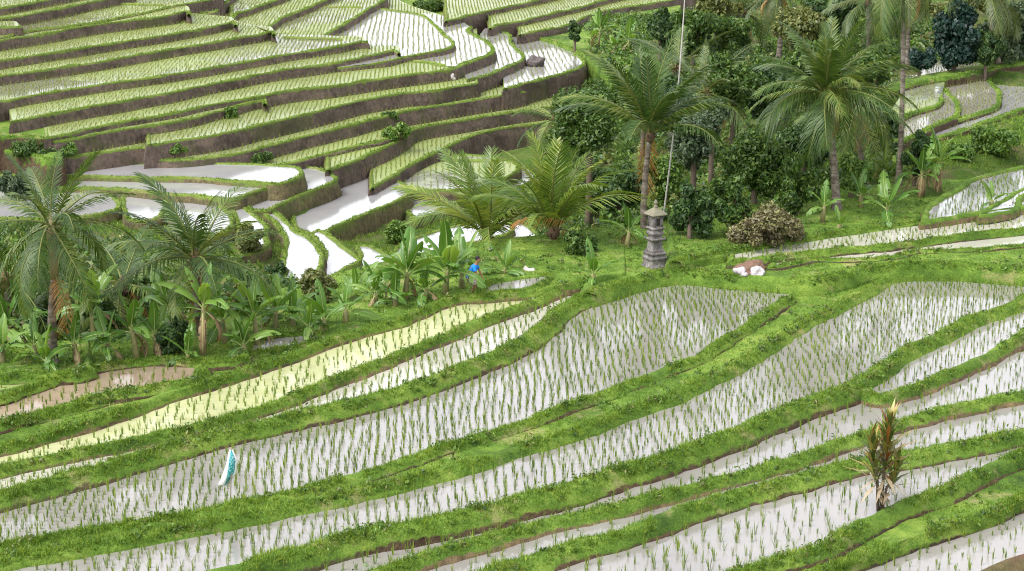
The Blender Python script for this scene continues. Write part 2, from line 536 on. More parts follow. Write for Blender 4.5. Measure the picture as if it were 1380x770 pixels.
slab(.42, [(1243, 297), (1280, 291), (1320, 285), (1380, 277), (1450, 268), (1520, 259)], [(1520, 200), (1450, 210), (1380, 226), (1353, 232), (1307, 244), (1294, 253), (1262, 272), (1250, 284)],
     st=.08, hb=.16, wi=.25, wo=.3, top='bright', rice=(.3, .26, .8), allb=True, mat=M_BANK_BROWN)
slab(.5, [(1322, 289), (1330, 282), (1352, 268), (1380, 252), (1450, 228)], [(1500, 236), (1450, 250), (1395, 257), (1375, 266), (1362, 284)], st=.1, hb=.12, wi=.2, wo=.3, top='bright', allb=True, mat=M_BANK_BROWN)
# terrace field on the right, before the dark trees
slab(.75, [(1240, 188), (1262, 183), (1300, 172), (1353, 153), (1380, 143), (1450, 122), (1520, 102)], L=16, top='bright', rice=(.4, .26, .7), st=.3, hb=.08, style='wall', mat=M_BANK_NEAR, ctrl=.5, ang=-.5)
slab(.95, [(1225, 182), (1262, 166), (1290, 157), (1336, 142), (1347, 131), (1345, 120), (1334, 106), (1329, 89)], L=25, top='clear', rice=(.34, .3, .9), st=.25, hb=.2, wi=.2, wo=.3, style='wall', mat=M_BANK_NEAR, ctrl=.5)
slab(1.15, [(1210, 188), (1250, 168), (1285, 153), (1291, 144), (1287, 131), (1275, 120), (1272, 105), (1290, 101), (1322, 93)], L=25, top='clear', rice=(.34, .3, .8), st=.25, hb=.2, wi=.2, wo=.3, style='wall', mat=M_BANK_NEAR, ctrl=.5)
slab(1.3, [(1180, 175), (1225, 150), (1262, 138), (1268, 128)], [(1272, 108), (1250, 112), (1225, 116)], top='mixed', rice=(.34, .3, .8), st=.2, hb=.2, style='wall', mat=M_BANK_NEAR, ctrl=.5)
slab(1.5, [(1180, 124), (1225, 110), (1260, 103), (1320, 92), (1370, 82), (1450, 62), (1520, 45)], L=3, top='grass', st=.3, hb=.2, style='wall', mat=M_BANK_NEAR, ctrl=.25)

# ---- far hillside, from the bottom terrace to the top of the picture
W = dict(style='wall', ctrl=2.0)
RI = (.30, .32, .93)
slab(-5.3, [(500, 250), (514, 240), (540, 226), (561, 213), (604, 193), (639, 177), (690, 167), (729, 163), (770, 160)], L=30, st=.7, hb=.25, top='green', rice=RI, **W)
slab(-4.45, [(442, 226), (460, 219), (488, 208), (511, 198), (540, 183), (561, 169), (637, 156), (690, 147), (722, 143), (760, 139)], L=30, st=.85, hb=.25, top='green', rice=RI, **W)
slab(-4.2, [(330, 226), (368, 220), (415, 209), (460, 198), (511, 187), (545, 178)], L=30, st=.25, hb=.2, top='green', rice=RI, **W)
slab(-3.43, [(205, 212), (240, 212), (264, 210), (314, 204), (348, 196), (400, 183), (460, 168), (511, 155), (544, 147), (629, 133), (690, 123), (706, 121)], L=40, st=.75, hb=.2, top='green', rice=RI, **W)
slab(-2.9, [(680, 117), (690, 114), (724, 105), (760, 95), (780, 89), (786, 83), (783, 74), (771, 66), (757, 56), (725, 48), (697, 43)], [(680, 46), (676, 70), (678, 100)], st=.55, hb=.2, top='bright', rice=(.42, .3, .9), **W)
slab(-2.9, [(88, 208), (95, 207), (135, 202), (186, 195), (215, 196)], L=20, st=.7, hb=.2, top='green', rice=RI, **W)
slab(-2.47, [(200, 192), (230, 187), (289, 179), (340, 167), (399, 154), (460, 138), (500, 129), (544, 122), (576, 120), (643, 109)], L=40, st=.95, hb=.2, top='green', rice=RI, **W)
slab(-2.35, [(630, 105), (644, 101), (663, 95), (690, 84), (703, 78), (706, 73), (697, 64), (688, 56), (687, 44), (676, 40)], [(655, 38), (640, 60), (622, 90)], st=.75, hb=.22, top='bright', rice=(.42, .3, .9), **W)
slab(-1.95, [(66, 188), (81, 186), (144, 174), (230, 161), (264, 154), (298, 145), (318, 140), (352, 132), (357, 138)], L=30, st=.6, hb=.2, top='green', rice=RI, **W)
slab(-1.66, [(62, 182), (100, 174), (152, 162), (230, 149), (300, 134), (340, 127), (385, 119), (460, 110), (528, 100), (609, 89), (625, 83), (654, 73), (665, 66), (663, 60), (654, 52), (640, 45), (631, 40), (634, 34)],
     [(620, 28), (560, 10), (500, -10), (300, -30), (60, 120)], st=.75, hb=.22, top='green', rice=RI, **W)
slab(-1.64, [(545, 81), (575, 84), (609, 89), (625, 83), (654, 73), (664, 66), (662, 60), (653, 52), (639, 45), (630, 40), (633, 35)],
     [(622, 29), (600, 22), (572, 18), (596, 40), (614, 58), (600, 68), (550, 76)], st=.1, hb=.1, top='bright', rice=(.42, .3, .9), **W)
slab(-1.28, [(520, 80), (548, 73), (575, 68), (598, 64), (609, 60), (611, 55), (600, 45), (585, 30), (568, 18), (530, 12), (502, 8)], [(480, 0), (440, 30), (440, 90)], st=.38, hb=.2, top='bright', rice=(.42, .3, .9), **W)
slab(-1.0, [(16, 160), (40, 155), (118, 141), (230, 121), (281, 110), (374, 92), (420, 86), (460, 80), (500, 72), (531, 65), (538, 70)], [(536, 62), (510, 63), (490, 60), (300, 40), (60, 60), (10, 100)], st=.65, hb=.2, top='green', rice=RI, **W)
slab(-.5, [(-60, 146), (0, 133), (81, 119), (118, 113), (230, 97), (314, 83), (374, 72), (420, 65), (460, 58), (484, 53), (494, 54)], [(490, 50), (460, 49), (420, 47), (369, 46), (300, 20), (0, 40), (-60, 60)], st=.5, hb=.2, top='mixed', rice=RI, **W)
slab(.08, [(-60, 110), (0, 99), (101, 85), (145, 78), (230, 63), (341, 45), (366, 40), (369, 45)], [(365, 36), (340, 34), (310, 26), (150, 0), (-60, 20)], st=.58, hb=.2, top='green', rice=RI, **W)
slab(.62, [(-60, 90), (0, 78), (50, 71), (101, 63), (165, 53), (230, 43), (275, 35), (313, 27), (318, 32)], [(312, 23), (290, 21), (254, 17), (100, -5), (-60, 10)], st=.54, hb=.2, top='green', rice=RI, **W)
slab(1.33, [(-60, 62), (0, 51), (60, 42), (110, 33), (170, 25), (230, 17), (251, 12), (255, 17)], [(250, 7), (200, 0), (100, 0), (-60, 20)], st=.7, hb=.2, top='green', rice=RI, **W)
slab(1.42, [(-60, 56), (0, 47), (30, 40), (110, 29), (170, 19), (230, 6), (262, 0), (300, -6)], L=30, st=.1, hb=.22, top='mixed', rice=RI, **W)
slab(1.95, [(-60, 36), (0, 33), (26, 33)], [(22, 29), (0, 29), (-60, 31)], st=.5, hb=.2, top='green', rice=RI, **W)
slab(2.1, [(-60, 33), (0, 22), (22, 19), (84, 8), (120, 0), (180, -12)], L=30, st=.6, hb=.2, top='green', rice=RI, **W)
slab(2.6, [(-60, 18), (0, 8), (47, 0), (120, -14)], L=30, st=.5, hb=.2, top='green', rice=RI, **W)
slab(-2.45, [(-120, 206), (-60, 203), (0, 199), (35, 203), (60, 210), (80, 212)], L=14, st=.9, hb=.1, top='grass', style='wall', mat=M_BANK_NEAR, ctrl=1.2)
slab(-1.68, [(-120, 189), (-60, 186), (0, 182), (40, 181), (64, 184)], L=14, st=.5, hb=.1, top='grass', style='wall', mat=M_BANK_NEAR, ctrl=1.2)
# upper middle fan
slab(-.8, [(369, 44), (400, 48), (431, 47), (445, 40), (460, 32), (480, 20), (499, 8), (520, -4)], L=40, st=.45, hb=.18, top='mixed', rice=RI, **W)
slab(-.35, [(300, 21), (325, 34), (345, 38), (358, 35), (370, 28), (382, 21), (410, 10), (433, 0), (460, -12)], L=40, st=.45, hb=.18, top='green', rice=RI, **W)
slab(.1, [(312, 24), (319, 15), (331, 12), (345, 7), (365, 0), (390, -9)], L=40, st=.5, hb=.18, top='mixed', rice=RI, **W)
slab(.55, [(255, 10), (275, 15), (288, 14), (304, 0), (325, -15)], L=40, st=.4, hb=.18, top='mixed', rice=RI, **W)
# terraces to the right of the fan
slab(-2.7, [(496, 7), (520, 11), (568, 16), (600, 20), (640, 28), (690, 40), (735, 50), (765, 60), (790, 72), (826, 94)], [(850, 84), (900, 40), (910, -8), (800, -14), (500, -14)], st=.7, hb=.2, top='grass', style='wall', ctrl=.3, mat=M_BANK_LUSH)
slab(-2.1, [(700, 45), (715, 41), (763, 32), (790, 20), (815, 12), (859, 5), (893, 0), (940, -8)], L=50, st=.5, hb=.18, top='green', rice=RI, **W)
slab(-1.65, [(660, 36), (671, 31), (690, 28), (740, 17), (785, 6), (815, -2), (860, -12)], L=50, st=.45, hb=.18, top='green', rice=RI, **W)
slab(-1.2, [(600, 27), (617, 22), (650, 14), (690, 5), (715, 0), (760, -10)], L=50, st=.45, hb=.18, top='green', rice=RI, **W)
# ---- valley floor: long still-water paddies with curved mossy banks
Vv = dict(style='wall', mat=M_WALL_OLIVE, top='bright', ctrl=.5)
Va = dict(Vv, hb=.2, wi=.26, wo=.16, allb=True)
slab(-3.85, [(-60, 232), (0, 231), (100, 233), (200, 235), (272, 236), (298, 239), (357, 243), (375, 244), (395, 239), (407, 232)], [(404, 227), (392, 225), (331, 222), (230, 221), (100, 221), (-60, 221)], st=.9, **Va)
slab(-4.1, [(-60, 246), (60, 247), (160, 251), (225, 257), (262, 260), (311, 265), (340, 255), (374, 244)], [(357, 241), (272, 233), (100, 229), (-60, 228)], st=.6, **Va)
slab(-4.75, [(340, 280), (362, 279), (374, 273), (395, 263), (416, 254), (435, 247), (451, 241), (455, 238)], [(441, 232), (409, 226), (370, 236), (330, 256), (318, 268)], st=.9, **Va)
slab(-5.9, [(460, 234), (490, 240), (530, 249), (545, 252)], [(640, 255), (700, 225), (640, 210), (560, 214), (500, 228)], st=.3, rice=(.4, .3, .8), **dict(Va, top='mixed'))
slab(-5.7, [(398, 304), (412, 310), (434, 312), (442, 306), (460, 297), (494, 284), (528, 269), (552, 256)], [(547, 251), (530, 244), (500, 236), (461, 232), (440, 250), (400, 280), (393, 294)], st=1.0, **Va)
slab(-6.5, [(560, 294), (575, 288), (594, 279), (620, 268), (660, 258), (720, 240)], [(700, 225), (620, 240), (556, 252), (545, 275)], st=.6, **Va)
slab(-7.1, [(450, 338), (475, 322), (507, 311), (527, 303), (560, 294), (594, 281), (640, 268)], [(640, 256), (560, 262), (500, 290), (460, 310), (440, 325)], st=.9, **Va)
slab(-4.35, [(40, 290), (93, 290), (140, 283), (160, 276), (156, 266), (146, 257), (118, 249), (73, 244)], [(30, 241), (-60, 240), (-60, 290)], st=.5, **Va)
slab(-4.45, [(172, 290), (195, 293), (213, 288), (220, 278), (228, 270)], [(215, 264), (190, 260), (168, 262), (166, 275)], st=.45, **Va)
slab(-4.5, [(248, 305), (280, 312), (308, 306), (314, 296), (309, 284), (300, 277)], [(280, 270), (250, 264), (232, 266), (232, 290)], st=.45, **Va)
slab(-4.7, [(326, 338), (348, 334), (360, 325), (357, 314), (360, 304), (352, 293), (335, 281)], [(322, 275), (309, 276), (318, 290), (322, 305), (322, 322)], st=.4, **Va)
slab(-4.95, [(384, 392), (412, 378), (428, 360), (434, 345), (426, 329), (414, 315), (400, 309), (391, 300), (374, 285), (362, 280)], [(344, 277), (354, 287), (372, 302), (386, 322), (385, 345), (378, 370)], st=.45, **Va)
slab(-5.5, [(424, 372), (446, 368), (470, 356), (484, 346), (466, 332), (448, 318), (440, 311)], [(428, 311), (420, 316), (432, 330), (440, 345), (434, 358)], st=.45, **Va)
slab(-6.1, [(462, 386), (490, 382), (520, 372), (540, 358), (524, 344), (500, 328)], [(480, 332), (488, 345), (474, 362)], st=.45, **Va)
slab(-6.6, [(528, 360), (556, 358), (600, 342), (650, 322), (690, 306)], [(672, 292), (610, 306), (550, 326), (526, 345)], st=.6, **Va)
slab(-6.9, [(630, 372), (662, 364), (695, 347), (718, 326), (724, 312)], [(700, 300), (676, 315), (640, 345)], st=.6, **Va)
slab(-5.5, [(860, 230), (885, 226), (905, 216)], [(905, 200), (880, 202), (850, 212)], st=.4, **Va)
# thin dividing banks
for z, pts in [(-1.28, [(496, 63), (512, 64), (531, 66)]), (-1.66, [(543, 79), (575, 82), (609, 88)]), (-2.47, [(620, 97), (632, 99), (644, 102)]),
               (1.42, [(120, 2), (165, 4), (205, 5), (232, 6)]), (-5.9, [(571, 211), (600, 214), (650, 215), (700, 212)]), 
               (-2.9, [(783, 74), (765, 71)]), (-.8, [(430, 8), (470, 8), (500, 9)]), (-.5, [(369, 48), (410, 50), (440, 51), (478, 52)]), (-1.28, [(460, 53), (477, 54), (496, 54)])]:
    bund(z, pts, .25, .16, M_WALL, .8)

# ------------------------------------------------------------------ base terrain
for x, y, z in [(-40, 300, -4.7), (60, 305, -4.7), (130, 300, -4.8), (200, 308, -4.8), (260, 325, -4.9), (330, 348, -5), (390, 402, -4.9), (440, 385, -5.6), (500, 395, -5.5), (760, 150, -4.6), (800, 130, -3.6), (845, 110, -3), (880, 90, -2.8), (920, 40, -2.4), (-60, 430, -.6), (100, 430, -.7), (200, 440, -.6), (300, 440, -.8), (60, 400, -2.2), (180, 400, -2.4), (300, 410, -2.6), (400, 436, -1.5), (470, 425, -1.3), (560, 390, -.6),
                (640, 385, -.5), (720, 365, -.8), (800, 345, -.6), (840, 335, -.5), (900, 325, -.3), (950, 310, -.3), (1020, 300, .2), (1100, 283, .3), (1180, 268, .4), (1240, 250, .5), (1290, 225, .7), (1340, 205, .9), (1400, 190, 1.1),
                (1250, 215, .6), (1300, 190, .7), (1380, 160, .9), (1450, 150, 1.2), (1060, 250, -.2), (1000, 270, -.6), (900, 280, -2), (800, 300, -4), (740, 310, -5.5), (850, 250, -4), (950, 220, -2), (1050, 200, -.8), (1150, 200, -.2), (1200, 180, .2),
                (1150, 130, .5), (1050, 130, 0), (950, 130, -1.4), (860, 130, -3), (830, 180, -4.5), (900, 60, -1.6), (1000, 50, -.3), (1100, 50, 1), (1200, 60, 1.5), (1200, 10, 2.5), (1100, 0, 2.2), (1000, 0, 1), (1300, 60, 2.2), (1380, 40, 2.6), (1300, 0, 4), (1450, 0, 5), (700, 360, -3.5), (610, 365, -3.5), (510, 395, -3)]:
    p = at(x, y, z); CTRL.append((p.x, p.y, z))
for x in range(-160, 201, 40):
    CTRL.append((x, 260, 4)); CTRL.append((x * 1.6, 330, 7)); CTRL.append((x * 2, 480, 10)); CTRL.append((x * .25, 12, 4)); CTRL.append((x * .3, 2, 13)); CTRL.append((x * .5, -60, 16)); CTRL.append((x * 2, -300, 30))
for y in (40, 80, 120, 160, 200):
    CTRL.append((-110, y, 0 if y < 90 else -3 + (y - 90) * .06)); CTRL.append((130, y, 2 + y * .02)); CTRL.append((-250, y, 8)); CTRL.append((260, y, 14))
FEET = [(574, 404, -0.08), (466, 436, -0.1), (418, 456, -0.1), (330, 484, -0.08), (254, 494, -0.06), (66, 505, -0.1), (4, 500, -0.1), (128, 474, -0.5), (230, 472, -0.5), (532, 414, -0.1), (75, 507, -0.25), (278, 482, -0.7), (655, 372, -2.2), (745, 352, -1.0), (869, 335, -0.9), (1128, 282, 0.3), (1168, 250, 0.3), (1211, 250, 0.3), (1223, 92, 1.4), (1049, 80, 0), (955, 210, -1.6), (905, 180, -2.3), (1172, 90, 1.0), (1345, 82, 2.0), (1000, 75, -0.4), (752, 215, -4.6), (10, 470, -0.8), (170, 470, -1.2), (274, 490, -0.15), (348, 470, -0.15), (186, 492, -0.1), (18, 480, -0.3), (104, 500, -0.1), (396, 448, -0.3), (436, 446, -0.1), (546, 412, -0.3), (600, 398, -0.1), (622, 390, -0.1), (678, 380, -0.4), (800, 378, 0), (1266, 252, 0.5), (1238, 258, 0.5), (1196, 295, 0.35), (1108, 300, 0.3), (1131, 306, 0.34), (806, 66, -2.7), (846, 72, -2.7), (828, 72, -2.7), (1336, 278, 0.45), (845, 338, -0.2), (305, 478, -0.3), (212, 486, -0.15), (148, 496, -0.1), (50, 494, -0.15), (505, 418, -0.3), (480, 415, -0.6), (1060, 285, 0.1), (1160, 278, 0.35), (372, 455, -0.4), (35, 465, -0.5)]      # where palms and bananas root
for x, y, z in FEET:
    p = at(x, y, z); CTRL.append((p.x, p.y, z - .04))
CT = np.array(CTRL)
xs = np.unique(np.concatenate([np.linspace(-900, -130, 12), np.linspace(-120, -62, 20), np.arange(-60, 80, 1.0), np.linspace(82, 140, 20), np.linspace(150, 900, 12)]))
ys = np.unique(np.concatenate([np.linspace(-900, -20, 12), np.linspace(-10, 24, 10), np.arange(26, 200, 1.0), np.linspace(203, 320, 24), np.linspace(340, 1500, 14)]))
GX, GY = np.meshgrid(xs, ys)
gz_ = np.zeros(GX.size); gp = np.stack([GX.ravel(), GY.ravel()], 1)
for a in range(0, len(gp), 4000):
    d2 = ((gp[a:a + 4000, None, :] - CT[None, :, :2]) ** 2).sum(-1) + .6
    w = d2 ** -1.9
    gz_[a:a + 4000] = (w * CT[None, :, 2]).sum(1) / w.sum(1)
gz_ = gz_.reshape(GX.shape)


def ground_z(x, y):
    i = np.clip(np.searchsorted(xs, x) - 1, 0, len(xs) - 2); j = np.clip(np.searchsorted(ys, y) - 1, 0, len(ys) - 2)
    u = (x - xs[i]) / (xs[i + 1] - xs[i]); v = (y - ys[j]) / (ys[j + 1] - ys[j])
    return (gz_[j, i] * (1 - u) + gz_[j, i + 1] * u) * (1 - v) + (gz_[j + 1, i] * (1 - u) + gz_[j + 1, i + 1] * u) * v


ny, nx = GX.shape
idx = np.arange(nx * ny).reshape(ny, nx)
F = np.stack([idx[:-1, :-1], idx[:-1, 1:], idx[1:, 1:], idx[1:, :-1]], -1).reshape(-1, 4)
g = link('ground', new_mesh('ground', np.stack([GX.ravel(), GY.ravel(), gz_.ravel()], 1), [F], [M_GROUND], None, True)); g['kind'] = 'structure'

# ------------------------------------------------------------------ rice, grass


def inpoly(P, poly):
    x, y = P[:, 0], P[:, 1]
    res = np.zeros(len(P), bool)
    mn, mx = poly.min(0), poly.max(0)
    c = np.where((x >= mn[0]) & (x <= mx[0]) & (y >= mn[1]) & (y <= mx[1]))[0]
    if not len(c): return res
    xc, yc = x[c], y[c]; r = np.zeros(len(c), bool)
    q = np.roll(poly, 1, 0)
    for (x1, y1), (x2, y2) in zip(poly, q):
        if y1 == y2: continue
        k = (y1 > yc) != (y2 > yc)
        r ^= k & (xc < (x2 - x1) * (yc - y1) / (y2 - y1) + x1)
    res[c] = r
    return res


def surface_mask(P, s, margin='foot'):
    ok = np.ones(len(P), bool)
    for o in SLABS:
        if o is s or o['z'] <= s['z']: continue
        ok &= ~inpoly(P, o[margin])
    return ok


def in_view(P, mx=70, my=40):
    u, v = proj(P)
    return (u > -mx) & (u < 1380 + mx) & (v > -my) & (v < 770 + my)


def blades(P, h, nb, spread, width, tilt, rng, seg=2, curve=.5, wob=.3):
    """tufts of tapering blades rooted at P; returns V, tri, quad"""
    n = len(P); m = n * nb
    az = rng.uniform(0, 2 * np.pi, m); tl = np.abs(rng.normal(0, tilt, m))
    hh = np.repeat(h, nb) * rng.uniform(.55, 1.08, m)
    d = np.stack([np.cos(az), np.sin(az)], 1)
    b = np.repeat(P, nb, 0).copy()
    b[:, :2] += d * (rng.uniform(0, 1, m) * spread)[:, None]
    side = np.stack([-d[:, 1], d[:, 0]], 1)
    rot = rng.uniform(0, np.pi, m)
    side = side * np.cos(rot)[:, None] + d * np.sin(rot)[:, None]
    w = width * rng.uniform(.7, 1.3, m)

    def pt(f):
        out = np.sin(tl) * hh * f + curve * tl * hh * f * f * .6
        z = hh * f * np.cos(tl * (.6 + .6 * f))
        q = b.copy(); q[:, :2] += d * out[:, None]; q[:, 2] += z
        return q
    s3 = np.concatenate([side, np.zeros((m, 1))], 1)
    p0, p1, p2 = pt(0), pt(.55), pt(1.0)
    if seg == 1:
        V = np.stack([p0 - s3 * w[:, None] * .5, p0 + s3 * w[:, None] * .5, p2], 1).reshape(-1, 3)
        return V, np.arange(m * 3).reshape(m, 3), np.zeros((0, 4), int)
    V = np.stack([p0 - s3 * w[:, None] * .35, p0 + s3 * w[:, None] * .35, p1 + s3 * w[:, None] * .5, p1 - s3 * w[:, None] * .5, p2], 1).reshape(-1, 3)
    k = np.arange(m)[:, None] * 5
    return V, k + np.array([[3, 2, 4]]), k + np.array([[0, 1, 2, 3]])


M_RICE = m_leaf('rice blades', (.055, .11, .015), (.15, .24, .03), (.32, .40, .07), transl=.35, clump=.8)
M_RICE_FAR = m_leaf('yellow green rice', (.13, .165, .035), (.21, .245, .055), (.29, .29, .09), transl=.3, clump=.3)
M_GRASS = m_leaf('grass blades', (.04, .095, .011), (.145, .26, .026), (.33, .42, .065), transl=.3, clump=1.6)

near_pts = []; rice_parts = []
for s in SLABS:
    if not s['rice']: continue
    sx, h, keep = s['rice']
    poly = s['inner']
    mn, mxx = poly.min(0), poly.max(0); c = (mn + mxx) / 2; rad = np.linalg.norm(mxx - mn) / 2
    # rows follow the mean direction of the front rim
    k = int(rad / sx) + 2
    a, b = np.meshgrid(np.arange(-k, k), np.arange(-k, k))
    A = s['ang']
    rx = np.array([math.cos(A), math.sin(A)]); ry = np.array([-math.sin(A), math.cos(A)])
    P = c + (a.ravel() * sx)[:, None] * rx + (b.ravel() * sx)[:, None] * ry
    wv = np.sin(P[:, 1] * .3 + s['z'] * 7) * (.03 if s['far'] else .12)
    P[:, 0] += wv
    P += RNG.normal(0, sx * (.15 if not s['far'] else .08), P.shape)
    P[:, 0] += np.sin(P[:, 1] * 1.1 + P[:, 0] * .3) * (.015 if s['far'] else .05)
    gap = np.sin(P[:, 0] * 1.7 + s['z'] * 9) * np.sin(P[:, 1] * 1.3 + P[:, 0] * .4) * .10
    P = P[RNG.uniform(0, 1, len(P)) < keep + np.minimum(gap, .02)]
    P3 = np.concatenate([P, np.full((len(P), 1), s['z'])], 1)
    P3 = P3[in_view(P3, 240, 40)]
    P3 = P3[inpoly(P3, poly)]
    P3 = P3[surface_mask(P3, s)]
    if not len(P3): continue
    if s['far']: rice_parts.append((P3, h, True))
    else: near_pts.append((P3, h))
NP_ = np.concatenate([p for p, h in near_pts]); NH = np.concatenate([np.full(len(p), h) for p, h in near_pts])
NH = NH * RNG.uniform(.6, 1.25, len(NH))
u, v = proj(NP_)
dist = np.linalg.norm(NP_ - np.array([0, 0, CAMH]), axis=1)
vis = (u > 5) & (u < 1375) & (v > 5) & (v < 768)
order = np.argsort(np.where(vis, dist, 1e9))
sel = order[:300]; rest = np.ones(len(NP_), bool); rest[sel] = False
Vs = []; T = []; Q = []; MI3 = []; MI4 = []; off = 0


def push(V, t, q, mi):
    global off
    Vs.append(V); T.append(t + off); Q.append(q + off if len(q) else np.zeros((0, 4), int)); off += len(V)
    MI3.append(np.full(len(t), mi)); MI4.append(np.full(len(q), mi))


push(*blades(NP_[rest], NH[rest], 8, .028, .0145, .11, RNG), 0)
for P3, h, far in rice_parts:
    push(*blades(P3, np.full(len(P3), h) * RNG.uniform(.8, 1.2, len(P3)), 4, .04, .026, .16, RNG, seg=1), 1)
print('near tufts', len(NP_), 'far tufts', sum(len(p[0]) for p in rice_parts))
me = new_mesh('rice_seedlings', np.concatenate(Vs), [np.concatenate(T), np.concatenate(Q)], [M_RICE, M_RICE_FAR], np.concatenate(MI3 + MI4))
tag(link('rice_seedlings', me), 'young rice seedlings planted in rows across the flooded terraces', 'rice', None, 'stuff')
var = []
for i in range(8):
    V, t, q = blades(np.zeros((1, 3)), np.array([.36]), 11, .035, .014, .15, RNG)
    var.append(new_mesh('rice_seedling', V, [t, q], [M_RICE]))
for i, k in enumerate(sel):
    o = link('rice_seedling', var[i % 8], None, NP_[k], (0, 0, random.uniform(0, 6.28)), NH[k] / .36)
    tag(o, 'green rice seedling tuft in the nearest flooded paddies at the bottom edge', 'rice seedling', 'rice seedlings in the nearest paddies')

# grass on the banks and lawns
gp_ = []; gh = []; gf_ = []
for s in SLABS:
    if not s['grass']:
        V = s['V']; n, k, _ = V.shape
        if not s['far']: continue
        seglen = np.linalg.norm(np.diff(V[:, 3, :], axis=0), axis=1).sum()
        cnt = int(seglen * 18)
        i = RNG.uniform(0, n - 1.001, cnt); j = RNG.uniform(.8, 5.6, cnt)
        i0 = i.astype(int); j0 = j.astype(int); fi = (i - i0)[:, None]; fj = (j - j0)[:, None]
        P = (V[i0, j0] * (1 - fi) + V[i0 + 1, j0] * fi) * (1 - fj) + (V[i0, j0 + 1] * (1 - fi) + V[i0 + 1, j0 + 1] * fi) * fj
        gf_.append(P[in_view(P, 40, 30)])
        continue
    V = s['V']; n, k, _ = V.shape
    seglen = np.linalg.norm(np.diff(V[:, 4, :], axis=0), axis=1).sum()
    cnt = int(seglen * 120 * s['grass'])
    i = RNG.uniform(0, n - 1.001, cnt); j = RNG.uniform(1.2, 6.8, cnt)
    i0 = i.astype(int); j0 = j.astype(int); fi = (i - i0)[:, None]; fj = (j - j0)[:, None]
    P = (V[i0, j0] * (1 - fi) + V[i0 + 1, j0] * fi) * (1 - fj) + (V[i0, j0 + 1] * (1 - fi) + V[i0 + 1, j0 + 1] * fi) * fj
    P[:, 2] -= .01
    P = P[in_view(P, 200, 30)]
    gp_.append(P)
    gh.append(RNG.uniform(.06, .2, len(P)))
    if s['top'] == 'grass':
        mn, mx = s['poly'].min(0), s['poly'].max(0)
        area = np.prod(mx - mn)
        P = RNG.uniform(mn, mx, (int(area * 55), 2))
        P = np.concatenate([P, np.full((len(P), 1), s['z'] - .005)], 1)
        P = P[in_view(P, 200, 30)]; P = P[inpoly(P, s['poly'])]; P = P[surface_mask(P, s, 'poly')]
        gp_.append(P); gh.append(RNG.uniform(.05, .14, len(P)))
GP = np.concatenate(gp_); GH = np.concatenate(gh)
# clumpy height and bare spots
cl = np.array([mnoise.noise((p[0] * .9, p[1] * .9, 3)) for p in GP]); bare = np.array([mnoise.noise((p[0] * .35, p[1] * .35, 11)) for p in GP])
GH = GH * (1 + .7 * cl)
wd = RNG.uniform(0, 1, len(GH)) < .06
GH[wd] = RNG.uniform(.2, .34, wd.sum())
k = bare < .42
GP, GH = GP[k], GH[k]
GH = GH * np.clip(40 / np.hypot(GP[:, 0], GP[:, 1]), .5, 1.0)
# on the open slopes beyond the ridge
mn = np.array([-45, 48]); mx = np.array([45, 105])
P = RNG.uniform(mn, mx, (60000, 2))
z = ground_z(P[:, 0], P[:, 1]); P = np.concatenate([P, z[:, None]], 1)
P = P[in_view(P, 30, 20)]
ok = np.ones(len(P), bool)
for o in SLABS: ok &= ~inpoly(P, o['foot'])
P = P[ok]
GP2 = P; GH2 = RNG.uniform(.12, .4, len(P))
print('grass tufts', len(GP), len(GP2))
V1, t1, q1 = blades(GP, np.maximum(GH, .03), 6, .06, .02, .55, RNG, seg=1)
V2, t2, q2 = blades(GP2, GH2, 7, .12, .03, .45, RNG, seg=1)
GF = np.concatenate(gf_)
V3, t3, q3 = blades(GF, RNG.uniform(.04, .13, len(GF)) * (1 + 1.2 * np.array([mnoise.noise((p[0] * .5, p[1] * .5, 7)) for p in GF])), 5, .08, .04, .5, RNG, seg=1)
print('rim tufts', len(GF))
me = new_mesh('grass', np.concatenate([V1, V2, V3]), [np.concatenate([t1, t2 + len(V1), t3 + len(V1) + len(V2)])], [M_GRASS])
tag(link('grass', me), 'short bright grass growing on the paddy banks and slopes', 'grass', None, 'stuff')

# ------------------------------------------------------------------ plants
M_FROND = m_leaf('coconut frond', (.026, .06, .012), (.07, .13, .02), (.19, .23, .045), transl=.3, rough=.45, obj_rand=True, clump=.8, spec=.5)
M_FROND_YOUNG = m_leaf('young palm frond', (.06, .12, .018), (.14, .22, .03), (.30, .34, .06), transl=.35, rough=.35, obj_rand=True, clump=.8, spec=.5)
M_FROND_GREY = m_leaf('far palm frond', (.042, .075, .024), (.085, .13, .04), (.17, .20, .07), transl=.25, rough=.4, obj_rand=True, clump=.8)
M_FROND_DEAD = m_leaf('dead palm frond', (.18, .09, .03), (.38, .18, .05), (.48, .30, .12), transl=.25, rough=.7, obj_rand=True)
M_RACHIS = m_plain('frond midrib', (.13, .15, .035), .5)
M_TRUNK = NT('palm trunk')
_t = M_TRUNK; _m = _t.n('ShaderNodeMapping'); _t.t.links.new(_t.pos(), _m.inputs[0]); _m.inputs['Scale'].default_value = (1, 1, 7)
_n = _t.noise(1.0, 4, .6, _m.outputs[0]); _n2 = _t.noise(6, 4)
_c = _t.ramp(_t.math('ADD', _t.math('MULTIPLY', _n, .6), _t.math('MULTIPLY', _n2, .4)), [(.36, (.07, .055, .042)), (.5, (.17, .14, .11)), (.66, (.30, .27, .23))])
M_TRUNK = _t.done(_t.pbsdf(_c, .9, .1, _t.bump(_n, .8, .05)))
M_BARK = m_plain('tree bark', (.13, .10, .075), .9, .5, 8, .1, .6)
M_SHEATH = m_plain('palm sheath fibre', (.13, .085, .055), .9, .5, 9, .1, .6)
M_CROWNSHAFT = m_plain('smooth palm sheath', (.30, .24, .12), .6, .3, 5, .3, .2)
M_NUT = m_plain('coconut husk', (.22, .13, .04), .6, .5, 3)


